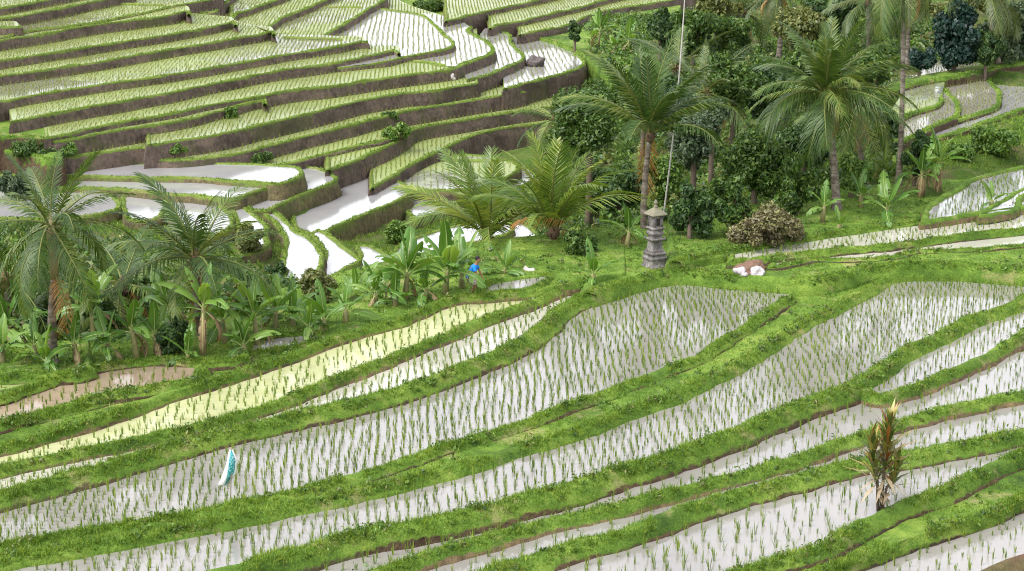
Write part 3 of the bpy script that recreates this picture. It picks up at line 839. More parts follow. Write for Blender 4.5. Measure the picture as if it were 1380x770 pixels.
def frond_mesh(name, c, droop, n=40, ll=.26, lw=.020, seed=0, mat=None, bare=.12, ragged=0.0):
    rng = random.Random(seed)
    S = 26; pts = []; ang = []
    x = z = 0.0
    for i in range(S + 1):
        s = i / S
        a = .05 - c * s ** 1.35
        ang.append(a); pts.append((x, z))
        x += math.cos(a) / S; z += math.sin(a) / S
    side = [.02 * math.sin(3 * i / S + seed) for i in range(S + 1)]

    def P(s):
        f = s * S; i = min(int(f), S - 1); u = f - i
        return (Vector((pts[i][0] * (1 - u) + pts[i + 1][0] * u, side[i] * (1 - u) + side[i + 1] * u, pts[i][1] * (1 - u) + pts[i + 1][1] * u)), ang[i] * (1 - u) + ang[i + 1] * u)
    mb = MB()
    mb.tube([P(i / 13)[0] for i in range(14)], [.014 * (1 - .85 * i / 13) for i in range(14)], 5, 1, False)
    for sd in (-1, 1):
        for k in range(n):
            s = bare + (1 - bare) * (k + rng.uniform(-.2, .2)) / n
            s = min(max(s, 0), .999)
            if rng.random() < ragged: continue
            p, a = P(s)
            t = Vector((math.cos(a), 0, math.sin(a))); up = Vector((-math.sin(a), 0, math.cos(a)))
            l = ll * (math.sin(math.pi * (.13 + .82 * s)) ** .7) * rng.uniform(.85, 1.1)
            sw = .45 + .5 * s + rng.uniform(-.08, .08)
            d = Vector((0, sd, 0)) * math.cos(sw) + t * math.sin(sw) + up * (.22 + rng.uniform(-.1, .1))
            d.normalize()
            g = Vector((0, 0, -1))
            m = p + d * l * .5 + g * l * droop * .16
            e = p + d * l * .88 + g * l * droop * (.62 + rng.uniform(-.1, .2))
            w = (t * .75 + up * .5 * sd * .3).normalized() * lw * .5
            mb.add([p - w * .6, p + w * .6, m + w, m - w, e], [(0, 1, 2, 3), (3, 2, 4)], 0)
    return mb.mesh(name, [mat, M_RACHIS])


FR = {}
for kind, mat in (('green', M_FROND), ('young', M_FROND_YOUNG), ('grey', M_FROND_GREY)):
    FR[kind] = [frond_mesh('frond', c, dr, seed=i * 3 + 1, mat=mat, ll=.27 if i else .24) for i, (c, dr) in enumerate([(.45, .35), (.8, .6), (1.1, .8), (1.5, 1.0), (1.9, 1.15)])]
FR['dead'] = [frond_mesh('dead_frond', c, 1.3, n=34, seed=40 + i, mat=M_FROND_DEAD, ragged=.2) for i, c in enumerate((.9, 1.6))]


def palm(label, base, zb, crown, L, n=17, kind='green', dead=1, r0=.16, group=None, top_el=82, low_el=-35, shaft=None, nuts=False, seed=0, deads=None, up=False, dead_off=None):
    rng = random.Random(seed)
    b = at(base[0], base[1], zb)
    r = math.hypot(b.x, b.y)
    c = at_r(crown[0], crown[1], r)
    e = empty('coconut_palm', b, label, 'palm tree', group)
    h = c - b
    bend = rng.uniform(-.04, .04) * h.z
    pts = []; rad = []
    m = max(8, int(h.z * 5))
    for i in range(m + 1):
        s = i / m
        p = Vector((h.x * s + bend * math.sin(math.pi * s), h.y * s, h.z * s - .15 * (1 - s)))
        pts.append(p); rad.append(r0 * (1.0 - .38 * s + .35 * max(0, 1 - s * 7)) * (1 + .06 * (i % 2)))
    mb = MB(); mb.tube(pts, rad, 10)
    link('trunk', mb.mesh('trunk', M_TRUNK, True), e)
    mb = MB()
    if shaft:
        mb.tube([h + Vector((0, 0, z)) for z in (-.1, shaft * .3, shaft * .7, shaft)], [r0 * .75, r0 * 1.05, r0 * .85, r0 * .35], 10)
        link('crownshaft', mb.mesh('crownshaft', M_CROWNSHAFT, True), e)
    else:
        mb.tube([h + Vector((0, 0, z)) for z in (-.35, -.12, .15, .42)], [r0 * .62, r0 * 1.25, r0 * 1.1, r0 * .3], 10)
        for k in range(9):
            a = k * 2.4; q = h + Vector((math.cos(a) * r0 * .9, math.sin(a) * r0 * .9, rng.uniform(-.3, .1)))
            mb.tube([q, q + Vector((math.cos(a) * .16, math.sin(a) * .16, .18))], [.05, .02], 5)
        link('sheath', mb.mesh('sheath', M_SHEATH, True), e)
    if nuts:
        mb = MB()
        for k in range(9):
            a = k * .75; q = h + Vector((math.cos(a) * .3, math.sin(a) * .3, -.22 - .16 * (k % 3)))
            rows = [[q + Vector((math.cos(w) * math.sin(f) * .11, math.sin(w) * math.sin(f) * .11, math.cos(f) * .13)) for w in np.linspace(0, 2 * math.pi, 8, False)] for f in np.linspace(.15, math.pi - .15, 6)]
            mb.rings(rows)
        link('coconut_cluster', mb.mesh('coconut_cluster', M_NUT, True), e)
    zt = h + Vector((0, 0, (shaft or .1) * .8))
    for k in range(n):
        s = (k + .5) / n
        el = top_el + (low_el - top_el) * s ** .85 + rng.uniform(-7, 7)
        az = k * 2.39996 + rng.uniform(-.25, .25) + seed
        vi = min(4, int(s * 3.6 + rng.uniform(0, 1.2)))
        if up: vi = min(vi, 2 if k > n * .55 else 1)
        o = link('frond', FR[kind][vi], e, zt + Vector((math.cos(az) * r0 * .4, math.sin(az) * r0 * .4, .1 * (1 - s))), (rng.uniform(-.3, .3), -R(el), az), L * rng.uniform(.85, 1.08) * (.8 if s < .12 else 1))
    for k in range(dead):
        az = (deads[k][0] if deads else rng.uniform(0, 6.28)); el = (deads[k][1] if deads else rng.uniform(-60, -30))
        link('dead_frond', FR['dead'][0 if el > -20 else 1], e, h + Vector((0, 0, .15)) + Vector(dead_off or (0, 0, 0)) * (k == 0), (0, -R(el), az), L * (.62 if deads else .75))['label'] = 'dried orange brown frond'
    return e


PALMS = [
    dict(label='palm at the left edge with a smooth tan crown shaft and hanging dark fronds', base=(75, 507), zb=-.25, crown=(73, 372), L=2.95, n=20, r0=.17, shaft=2.0, top_el=84, low_el=-52, seed=1, dead=1),
    dict(label='palm with spiky upright fronds and brown dead ones above the banana clump', base=(278, 482), zb=-.7, crown=(263, 352), L=3.2, n=18, r0=.17, top_el=88, low_el=-10, seed=4, dead=3, up=True),
    dict(label='short young palm right behind the person in blue, fronds arching over still water', base=(655, 372), zb=-2.2, crown=(656, 324), L=4.6, n=15, kind='young', r0=.2, top_el=89, low_el=26, seed=9, dead=0, up=True),
    dict(label='low bushy palm with one bright orange dead frond, between the person and the stone shrine', base=(745, 352), zb=-1.0, crown=(746, 312), L=4.3, n=18, kind='young', r0=.2, top_el=89, low_el=42, seed=14, dead=2, deads=[(3.5, 22), (-.2, -10)], up=True, dead_off=(.75, -.55, .3)),
    dict(label='slim palm with upswept dark fronds behind the stone shrine beside the tall pole', base=(869, 335), zb=-.9, crown=(876, 182), L=4.3, n=19, r0=.16, top_el=87, low_el=22, seed=21, dead=1, up=True),
    dict(label='largest coconut palm with a full round crown and a curved grey trunk', base=(1128, 282), zb=.3, crown=(1114, 130), L=3.75, n=36, r0=.19, top_el=86, low_el=-14, nuts=True, seed=27, dead=1, deads=[(-.5, -50)]),
    dict(label='coconut palm half hidden right behind the largest palm, with a yellowing hanging frond', base=(1168, 250), zb=.3, crown=(1150, 152), L=3.3, n=14, r0=.14, top_el=60, low_el=-42, nuts=True, seed=33, dead=2, deads=[(-.9, -45), (.2, -38)]),
    dict(label='tall straight grey palm trunk leaving the top edge right of the largest palm', base=(1211, 250), zb=.3, crown=(1216, -40), L=3.6, n=16, r0=.13, top_el=75, low_el=-50, seed=38, dead=0),
    dict(label='pale thin palm trunk in front of the dark blue green tree, upper right', base=(1223, 92), zb=1.4, crown=(1228, -22), L=3.7, n=14, kind='grey', r0=.15, seed=41, dead=1),
    dict(label='palm at the top centre with drooping brown dead fronds under its crown', base=(1049, 80), zb=0, crown=(1050, -8), L=3.7, n=15, kind='grey', r0=.2, seed=46, dead=5, deads=[(2.6, -20), (3.4, -40), (2.9, -55), (.3, -45), (1.6, -60)]),
    dict(label='greyish palm crown left of the largest palm, above the leafy thicket', base=(955, 210), zb=-1.6, crown=(953, 128), L=3.7, n=18, kind='grey', r0=.17, top_el=75, low_el=-40, seed=52, dead=1),
    dict(label='palm with loose grey green fronds between the tall pole and the far trees', base=(905, 180), zb=-2.3, crown=(912, 95), L=3.7, n=15, kind='grey', r0=.17, top_el=70, low_el=-30, seed=58, dead=0),
    dict(label='palm behind the largest one whose crown touches the top edge of the photo', base=(1172, 90), zb=1.0, crown=(1170, 4), L=3.7, n=16, kind='grey', r0=.17, seed=63, dead=1),
    dict(label='feathery blue green palm crown in the upper right corner behind the terrace field', base=(1345, 82), zb=2.0, crown=(1335, -6), L=3.7, n=15, kind='grey', r0=.16, seed=66, dead=0),
    dict(label='small palm with brown hanging fronds at the top, left of the brown fronded palm', base=(1000, 75), zb=-.4, crown=(1003, 20), L=3.4, n=12, kind='grey', r0=.15, seed=71, dead=3),
    dict(label='low palm fronds showing left of the round broadleaf tree', base=(752, 215), zb=-4.6, crown=(745, 165), L=3.2, n=10, kind='green', r0=.14, top_el=60, low_el=-30, seed=74, dead=0),
    dict(label='small dark palm leaning in the thicket low at the left edge', base=(10, 470), zb=-.8, crown=(8, 380), L=3.2, n=14, kind='green', r0=.15, top_el=70, low_el=-50, seed=78, dead=1),
    dict(label='small palm with drooping fronds between the two big left palms', base=(170, 470), zb=-1.2, crown=(165, 388), L=3.4, n=14, kind='green', r0=.13, top_el=65, low_el=-45, seed=83, dead=1),
]

# broadleaf trees and bushes
LEAFM = {
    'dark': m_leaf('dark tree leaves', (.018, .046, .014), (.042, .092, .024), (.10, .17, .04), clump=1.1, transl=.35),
    'mid': m_leaf('mid green leaves', (.028, .066, .014), (.068, .135, .024), (.16, .24, .048), clump=1.1, transl=.35),
    'bright': m_leaf('fresh green leaves', (.05, .11, .018), (.11, .21, .03), (.22, .33, .055), clump=1.0),
    'grey': m_leaf('grey green leaves', (.035, .065, .032), (.075, .12, .055), (.15, .20, .10), clump=1.0),
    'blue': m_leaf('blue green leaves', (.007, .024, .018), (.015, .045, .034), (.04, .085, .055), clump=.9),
    'dry': m_leaf('dry brown leaves', (.085, .07, .035), (.17, .145, .07), (.22, .25, .08), clump=1.6, transl=.15),
    'olive': m_leaf('olive leaves', (.06, .08, .02), (.13, .16, .04), (.24, .24, .08), clump=1.0),
}


def leaf_cloud(C, rad, n, size, rng, up=.35, long=1.7):
    """n leaf-shaped quads in balls of radius rad around centres C"""
    m = len(C) * n
    d = rng.normal(0, 1, (m, 3)); d /= np.linalg.norm(d, axis=1)[:, None]
    rr = np.repeat(rad, n) * rng.uniform(.25, 1, m) ** .6
    P = np.repeat(C, n, 0) + d * rr[:, None]
    nrm = d * .6 + rng.normal(0, .55, (m, 3)); nrm[:, 2] += up
    nrm /= np.linalg.norm(nrm, axis=1)[:, None]
    t = np.cross(nrm, rng.normal(0, 1, (m, 3))); t /= np.linalg.norm(t, axis=1)[:, None] + 1e-9
    t[:, 2] -= .25
    b = np.cross(nrm, t)
    s = (size * rng.uniform(.6, 1.3, m))[:, None]
    fold = nrm * s * .12
    V = np.stack([P - t * s * .5 * long, P + b * s * .42 + fold, P + t * s * .5 * long, P - b * s * .42 + fold], 1).reshape(-1, 3)
    return V, np.arange(m * 4).reshape(m, 4)


def surf_z(x, y):
    z = float(ground_z(np.array([x]), np.array([y]))[0])
    q = np.array([[x, y]])
    for o in SLABS:
        if o['z'] > z and inpoly(q, o['poly'])[0]: z = o['z']
    return z


def foot_r(px, py):
    """ground distance at which the line of sight through a photo pixel meets the land"""
    r = 30.0
    while r < 220:
        p = at_r(px, py, r)
        if p.z < surf_z(p.x, p.y): return r
        r += .25
    return r


def tree(label, cx, cy, rx, ry, r, mat='mid', leaf=.2, dens=1.0, cat='tree', name='broadleaf_tree', trunk=True, group=None, seed=0, zb=None, stems=5):
    rng = np.random.default_rng(seed + 100)
    if not trunk: r = foot_r(cx, cy + ry * .85)
    c = at_r(cx, cy, r)
    s = FPX / math.dist(c, (0, 0, CAMH))
    RX, RZ = rx / s, ry / s
    gz = float(ground_z(np.array([c.x]), np.array([c.y]))[0]) if zb is None else zb
    if not trunk: gz = surf_z(c.x, c.y)
    gz = min(gz, c.z - RZ * .75)
    base = Vector((c.x, c.y, gz))
    e = empty(name, base, label, cat, group)
    cl = c - base
    vol = RX * RX * RZ
    nc = int(min(60, max(9 if trunk else 20, 13 * (vol ** .55))))
    D = rng.normal(0, 1, (nc, 3)); D /= np.linalg.norm(D, axis=1)[:, None]
    q = rng.uniform(.35, .86, nc)
    lump = 1 + .16 * np.sin(D[:, 0] * 5 + seed) * np.cos(D[:, 2] * 4 + seed * 2)
    C = D * (q * lump)[:, None] * np.array([RX, RX * .9, RZ]) + np.array(cl)
    crad = rng.uniform(.24, .40, nc) * (RX * RZ) ** .5
    n = int(dens * 95 * max(.5, (RX * RZ)) / (leaf / .2) ** 2 * 14 / nc) + 10
    if not trunk:
        k = C[:, 2] < cl.z; C[k, 2] = C[k, 2] * .8
    leaf *= .72; n = int(n * 1.7)
    V, F = leaf_cloud(C, crad, min(n, 420), leaf, rng)
    V[:, 2] = np.maximum(V[:, 2], .03)
    mb = MB()
    lower = Vector((0, 0, max(.1, cl.z - RZ * .9)))
    if trunk:
        r0 = .05 + .06 * RZ
        mid = Vector((rng.uniform(-.1, .1), 0, cl.z - RZ * .45))
        mb.tube([(0, 0, -.3), lower * .5, lower, mid], [r0 * 1.35, r0, r0 * .9, r0 * .7], 8)
        for k in range(min(7, nc)):
            e2 = Vector(C[k]); m2 = mid.lerp(e2, .5) + Vector((0, 0, -.08 * RZ))
            mb.tube([mid, m2, e2], [r0 * .5, r0 * .32, r0 * .1], 6)
        link('trunk', mb.mesh('trunk', M_BARK, True), e)
        link('crown', new_mesh('crown', V, [F], [LEAFM[mat]]), e)
    else:
        for k in range(min(8, nc)):
            e2 = Vector(C[k]); mb.tube([(e2.x * .15, e2.y * .15, -.1), e2 * .6, e2], [.035, .025, .008], 5)
        link('stems', mb.mesh('stems', M_BARK, True), e)
        link('foliage', new_mesh('foliage', V, [F], [LEAFM[mat]]), e)
    return e


TREES = [
    ('round leafy green tree between the fan of terraces and the slim palm', 795, 163, 56, 56, 82, 'mid', .17, 1.5),
    ('dark bushy growth below the round leafy tree', 835, 262, 36, 42, 80, 'dark', .17, 1.2),
    ('grey green tree right behind the tall pole', 936, 185, 32, 48, 80, 'grey', .16, 1.2),
    ('broad fresh green tree in the middle of the thicket', 1018, 215, 56, 46, 77, 'mid', .17, 1.4),
    ('dark leafy bush right of the stone shrine', 930, 285, 34, 38, 70, 'dark', .16, 1.2),
    ('dark green bush behind the dry brown bush', 990, 268, 40, 34, 70.5, 'mid', .17, 1.2),
    ('green bush left of the largest palm trunk', 1075, 255, 30, 42, 75, 'mid', .17, 1.1),
    ('bright bush right of the largest palm trunk', 1148, 232, 28, 34, 79, 'bright', .17, 1.1),
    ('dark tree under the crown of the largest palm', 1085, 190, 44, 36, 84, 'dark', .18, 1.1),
    ('small dark tree at the end of the upper right terrace walls', 775, 42, 12, 18, 150, 'dark', .22, 1.2),
    ('dark crowned tree left of the tall pole at the top', 890, 38, 22, 28, 122, 'dark', .24, 1.2),
    ('leafy green tree right of the tall pole at the top', 935, 42, 34, 36, 116, 'mid', .24, 1.2),
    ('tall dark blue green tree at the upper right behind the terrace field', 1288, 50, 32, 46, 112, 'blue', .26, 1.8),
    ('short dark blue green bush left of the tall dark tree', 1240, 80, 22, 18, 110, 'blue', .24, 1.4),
    ('pale grey green tree in the upper right corner', 1350, 46, 34, 40, 116, 'grey', .26, 1.1),
    ('light green tree behind the thin pale palm trunk', 1245, 15, 28, 24, 140, 'olive', .28, 1.0),
    ('leafy tree between the greyish palms left of the largest palm', 990, 105, 38, 40, 98, 'mid', .2, 1.2),
    ('olive green tree at the top beside the brown fronded palm', 1080, 40, 36, 34, 112, 'olive', .24, 1.1),
    ('bright green tree beyond the slim upswept palm', 868, 100, 26, 30, 104, 'bright', .22, 1.1),
    ('mid green tree behind the right side of the largest palm', 1175, 105, 30, 42, 104, 'mid', .22, 1.2),
    ('dark tree filling the gap right of the second coconut palm', 1190, 185, 26, 36, 88, 'dark', .18, 1.2),
    ('grey green tree in the middle of the upper thicket', 960, 165, 34, 34, 88, 'grey', .18, 1.1),
    ('dark tree on the top edge above the largest palm', 1125, 18, 40, 28, 122, 'dark', .26, 1.1),
    ('olive tree at the top left of the brown fronded palm', 965, 10, 34, 24, 130, 'olive', .28, 1.0),
    ('tree with small bright leaves between the slim palm and the grey green tree', 895, 240, 30, 44, 82, 'bright', .16, .8),
    ('leafy dark tree above the small bananas left of the shrine', 805, 255, 34, 44, 84, 'mid', .16, 1.0),
    ('olive green tree at the far top right behind the dark tree', 1310, -5, 46, 22, 150, 'olive', .3, 1.0),
    ('dark low tree behind the palms at the top right of the largest palm', 1205, 45, 24, 30, 128, 'dark', .25, 1.1),
    ('thin green tree behind the banana clump with hanging dead leaves', 1235, 205, 22, 32, 82, 'dark', .17, 1.1),
]
TREES += [
    ('dense dark tree directly behind the crown of the slim upswept palm', 905, 140, 34, 40, 94, 'dark', .2, 1.3),
    ('rounded green tree at the top edge between the pole and the brown fronded palm', 985, 50, 34, 34, 118, 'mid', .24, 1.3),
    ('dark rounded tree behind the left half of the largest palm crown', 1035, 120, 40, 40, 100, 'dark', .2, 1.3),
    ('green tree filling the middle of the belt behind the largest palm crown', 1105, 85, 44, 40, 108, 'mid', .22, 1.3),
    ('grey green tree behind the terrace field at the far right edge', 1385, 40, 30, 38, 118, 'grey', .26, 1.2),
    ('dark tree behind the right upper terrace field next to the tall dark one', 1330, 62, 22, 26, 112, 'dark', .24, 1.3),
]
BUSHES = [
    ('dry brown bush on the grassy bank right of the stone shrine', 1028, 304, 60, 30, 67.5, 'dry', .13, 1.5),
    ('round dark bush among the bananas at the left', 237, 452, 26, 30, 57, 'dark', .12, 1.6),
    ('pale blue green feathery bush at the left edge', 22, 250, 26, 22, 80, 'grey', .14, 1.3),
    ('dark shrub between the two left palms, beside the curved channel', 372, 368, 18, 20, 66, 'dark', .13, 1.2),
    ('yellow and orange leaved shrub behind the spiky left palm', 335, 322, 26, 22, 74, 'olive', .14, 1.0),
    ('bright green creeper clump on the bank of the long still paddy', 535, 312, 22, 20, 90, 'bright', .15, 1.2),
    ('dark green shrubs on the small slope at the far left below the terrace walls', 40, 203, 42, 12, 100, 'mid', .16, 1.3),
    ('leafy shrub hugging the corner of the lowest terrace wall behind the left edge palm', 88, 200, 20, 13, 100, 'bright', .16, 1.2),
    ('green creeper patch on the lower terrace wall at the far left', 232, 200, 26, 7, 104, 'bright', .16, 1.2),
    ('green creeper patch on the terrace wall below the wall corner', 352, 214, 20, 8, 104, 'mid', .16, 1.2),
    ('bright creeper clump where two middle terrace walls meet', 533, 178, 24, 12, 107, 'bright', .16, 1.3),
    ('small leafy clump on the terrace wall right of the spiky palm top', 310, 152, 12, 9, 110, 'bright', .16, 1.2),
    ('small green tuft on the rim of a middle terrace wall', 525, 158, 14, 8, 112, 'mid', .16, 1.2),
    ('long green shrub in front of the top terraces', 580, 8, 30, 9, 160, 'mid', .24, 1.2),
    ('thick green bush on the slope right of the bananas with dead leaves', 1345, 188, 36, 24, 86, 'bright', .15, 1.2),
    ('green weeds on the slope below the terrace field on the right', 1295, 205, 26, 14, 81, 'bright', .14, 1.0),
    ('dark shrub hugging the foot of the low bushy palm', 780, 325, 26, 20, 73, 'mid', .15, 1.1),
    ('leafy shrub in the thicket between the left palm and the bananas', 135, 430, 32, 26, 59, 'mid', .13, 1.1),
    ('olive shrub in the thicket under the spiky left palm', 330, 400, 34, 24, 63, 'olive', .13, 1.0),
    ('olive reeds at the lower end of the curved channel', 430, 385, 26, 26, 66, 'olive', .13, 1.0),
    ('dark shrub beneath the leaves of the left edge palm', 50, 425, 34, 30, 60, 'dark', .13, 1.1),
    ('bushy growth behind the round dark bush', 200, 400, 36, 28, 64, 'mid', .13, 1.1),
]

# bananas
M_BAN = m_leaf('banana leaf', (.05, .12, .02), (.10, .22, .03), (.20, .33, .06), transl=.4, rough=.32, obj_rand=True, clump=.7, spec=.5)
M_BANRIB = m_plain('banana midrib', (.30, .36, .12), .5)
M_BANDEAD = m_leaf('dead banana leaf', (.14, .09, .05), (.26, .17, .09), (.34, .26, .14), transl=.2, rough=.8)
M_BANSTEM = m_plain('banana stem', (.17, .16, .06), .6, .5, 4, .3, .3)


def banana_leaf(name, c, seed, mat, torn=.25, wid=.15):
    rng = random.Random(seed); S = 14
    x = z = 0; P = []; A = []
    for i in range(S + 1):
        s = i / S; a = -c * s ** 1.4; P.append(Vector((x, .015 * math.sin(4 * s + seed), z))); A.append(a)
        x += math.cos(a) / S; z += math.sin(a) / S
    mb = MB()
    mb.tube(P, [.018 * (1 - .85 * i / S) for i in range(S + 1)], 5, 1, False)
    for sd in (-1, 1):
        V = []; F = []
        for i in range(2, S + 1):
            s = (i - 2) / (S - 2)
            w = wid * max(0, math.sin(math.pi * (.06 + .94 * s ** .85))) ** .6 * rng.uniform(.9, 1.08)
            up = Vector((-math.sin(A[i]), 0, math.cos(A[i]))); t = Vector((math.cos(A[i]), 0, math.sin(A[i])))
            dr = .10 + .25 * c * s
            V += [P[i], P[i] + Vector((0, sd * w * .55, 0)) + up * w * .28, P[i] + Vector((0, sd * w, 0)) + up * (w * .12) + Vector((0, 0, -w * dr * 1.6)) + t * .02 * rng.uniform(-1, 1)]
        n = S - 1
        for i in range(n - 1):
            a = i * 3
            F.append((a, a + 1, a + 4, a + 3))
            if rng.random() > torn: F.append((a + 1, a + 2, a + 5, a + 4))
            else:
                V.append((Vector(V[a + 5]) * .5 + Vector(V[a + 2]) * .5)); F.append((a + 1, a + 2, len(V) - 1))
        mb.add(V, F, 0)
    return mb.mesh(name, [mat, M_BANRIB], False)


BL = [banana_leaf('leaf', c, 5 + i, M_BAN, .2 + .08 * i) for i, c in enumerate((.25, .55, .9, 1.3, 1.7))]
BLD = [banana_leaf('dead_leaf', c, 50 + i, M_BANDEAD, .4, .10) for i, c in enumerate((1.2, 2.0))]


def banana(label, base, zb, hs, L, n=7, dead=1, seed=0, r0=.11, spread=1.0):
    rng = random.Random(seed + 500)
    b = at(base[0], base[1], zb)
    gz = float(ground_z(np.array([b.x]), np.array([b.y]))[0])
    e = empty('banana_plant', b, label, 'banana plant', 'banana plants along the valley edge')
    mb = MB(); ln = rng.uniform(-.12, .12) * hs
    mb.tube([(0, 0, min(-.2, gz - zb - .1)), (ln * .3, 0, hs * .4), (ln, 0, hs)], [r0 * 1.2, r0, r0 * .6], 8)
    link('stem', mb.mesh('stem', M_BANSTEM, True), e)
    for k in range(n):
        s = k / max(1, n - 1)
        el = 80 - 62 * s * spread + rng.uniform(-8, 8); az = k * 2.2 + seed * 1.3 + rng.uniform(-.3, .3)
        vi = min(4, int(s * 3.4 + rng.uniform(0, 1.4)))
        link('leaf', BL[vi], e, (ln, 0, hs - .12 * s), (rng.uniform(-.5, .5), -R(el), az), L * rng.uniform(.75, 1.1))
    for k in range(dead):
        link('dead_leaf', BLD[k % 2], e, (ln * .9, 0, hs * .92), (0, -R(rng.uniform(-50, -10)), rng.uniform(0, 6.28)), L * .8)['label'] = 'dry brown hanging leaf'
    return e


BANANAS = [
    ('low broad leaved banana at the right foot of the tall upright leaf one', (574, 404), -0.08, 0.4, 1.3, 6, 1),
    ('small banana clump on the bank at the near right end of the curved channel', (466, 436), -0.1, 0.5, 1.3, 6, 0),
    ('low banana clump left of the bright vertical leaf, above the yellow paddy', (418, 456), -0.1, 0.4, 1.2, 6, 1),
    ('low spreading banana plant right of the silvery leaf one', (330, 484), -0.08, 0.5, 1.3, 7, 1),
    ('low banana plant at the right side of the round dark bush', (254, 494), -0.06, 0.4, 1.2, 6, 0),
    ('low banana plant just left of the left edge palm trunk', (66, 505), -0.1, 0.5, 1.2, 6, 1),
    ('banana plant cut by the left edge of the photo', (4, 500), -0.1, 0.7, 1.4, 7, 1),
    ('tall banana plant deep in the thicket behind the left edge palm neighbours', (128, 474), -0.5, 1.6, 1.6, 7, 1),
    ('tall banana plant behind the round dark bush', (230, 472), -0.5, 1.5, 1.6, 7, 2),
    ('low banana plant below the one with the torn brown leaf', (532, 414), -0.1, 0.3, 1.2, 6, 0),
    ('banana plant with a pale stem at the foot of the spiky left palm', (274, 490), -.15, 1.9, 1.8, 8, 2),
    ('banana plant with a broad silvery leaf, right of the spiky left palm', (348, 470), -.15, 1.1, 1.9, 8, 1),
    ('banana plant between the left edge palm and the round dark bush', (186, 492), -.1, 1.2, 1.5, 7, 2),
    ('banana plant with bright leaves at the far left edge', (18, 480), -.3, 1.0, 1.7, 7, 1),
    ('small banana plant right beside the left edge palm trunk', (104, 500), -.1, .9, 1.3, 6, 1),
    ('banana plant with one upright leaf below the curved channel', (396, 448), -.3, .6, 1.4, 5, 0),
    ('short banana plant with a bright vertical leaf at the near end of the yellow paddy', (436, 446), -.1, .4, 1.5, 5, 0),
    ('banana plant with a tall upright leaf and a torn brown one, left of the person', (546, 412), -.3, 1.2, 1.9, 8, 2),
    ('bushy banana plant with large glossy leaves just left of the person', (600, 398), -.1, .9, 2.0, 10, 0),
    ('banana plant whose long leaf arches over the head of the person', (622, 390), -.1, .7, 1.8, 5, 0),
    ('low banana plant just right of the person', (678, 380), -.4, .5, 1.3, 6, 0),
    ('small banana shoot with yellow green leaves in front of the low bushy palm', (800, 378), 0, .25, 1.3, 5, 0),
    ('big banana clump with hanging dead leaves beside the right terrace field', (1266, 252), .5, 1.1, 1.8, 10, 4),
    ('dark banana plant left of the big clump with hanging dead leaves', (1238, 258), .5, .8, 1.5, 7, 3),
    ('banana plant with one bright upright leaf on the grassy bank right of the largest palm', (1196, 295), .35, .5, 1.7, 6, 0),
    ('young banana plant at the foot of the largest palm', (1108, 300), .3, .7, 1.2, 5, 0),
    ('tiny pale banana shoot on the grass right of the largest palm', (1131, 306), .34, .1, .8, 3, 0),
    ('slender banana plant at the top, in front of the upper right terrace walls', (806, 66), -2.7, 1.6, 2.4, 6, 1),
    ('banana plant with a drooping leaf at the top, right of the slender one', (846, 72), -2.7, 1.0, 2.2, 6, 2),
    ('low banana plant between the two at the top edge of the fan', (828, 72), -2.7, .6, 1.7, 5, 2),
    ('young banana plant growing between the curved paddies on the right edge', (1336, 278), .45, .25, 1.0, 5, 1),
    ('banana plant with brown stem behind the shrine at its left', (845, 338), -.2, .8, 1.3, 6, 2),
    ('banana plant behind the one with the pale stem', (305, 478), -.3, 1.2, 1.5, 7, 1),
    ('banana plant left of the round dark bush', (212, 486), -.15, .9, 1.4, 6, 1),
    ('banana plant in the gap between the left edge palm and its neighbour bananas', (148, 496), -.1, .8, 1.3, 6, 1),
    ('drooping banana plant below the left edge palm', (50, 494), -.15, .7, 1.3, 6, 1),
    ('low banana plant left of the one with the torn brown leaf', (505, 418), -.3, .6, 1.5, 6, 1),
    ('banana plant at the left of the tall upright leaf, leaning over still water', (480, 415), -.6, .5, 1.4, 6, 0),
    ('banana plant deep in the thicket above the brown bush', (1060, 285), .1, .8, 1.4, 6, 0),
    ('banana plant in the shade under the second coconut palm', (1160, 278), .35, .5, 1.2, 6, 0),
    ('banana plant behind the leaves of the silvery one', (372, 455), -.4, .9, 1.5, 7, 1),
    ('banana plant behind the left edge thicket, below the small dark palm', (35, 465), -.5, 1.0, 1.5, 7, 1),
]
for p in PALMS: palm(**p)
for i, (lb, cx, cy, rx, ry, r, m, lf, de) in enumerate(TREES): tree(lb, cx, cy, rx, ry, r, m, lf, de, seed=i, group='trees of the valley thicket')
for i, (lb, cx, cy, rx, ry, r, m, lf, de) in enumerate(BUSHES): tree(lb, cx, cy, rx, ry, r, m, lf, de, 'bush', 'bush', False, None, 60 + i)
for i, (lb, b, z, hs, L, n, dd) in enumerate(BANANAS): banana(lb, b, z, hs, L, n, dd, i)

# low weeds on the near banks
rng = np.random.default_rng(9)
kk = rng.choice(len(GP), min(len(GP), 5200), replace=False)
kk = kk[np.array([mnoise.noise((p[0] * .6, p[1] * .6, 21)) for p in GP[kk]]) > -.05]
VW, FW = leaf_cloud(GP[kk] + np.array([0, 0, .05]), rng.uniform(.06, .2, len(kk)), 12, .06, rng)
h_ = len(FW) // 2
tag(link('weeds', new_mesh('weeds', VW, [FW], [LEAFM['bright'], LEAFM['mid'], LEAFM['olive']], np.repeat(rng.choice(3, len(kk), p=[.4, .4, .2]), 12))),
    'low broad leaved weeds scattered along the grassy paddy banks', 'weeds', None, 'stuff')

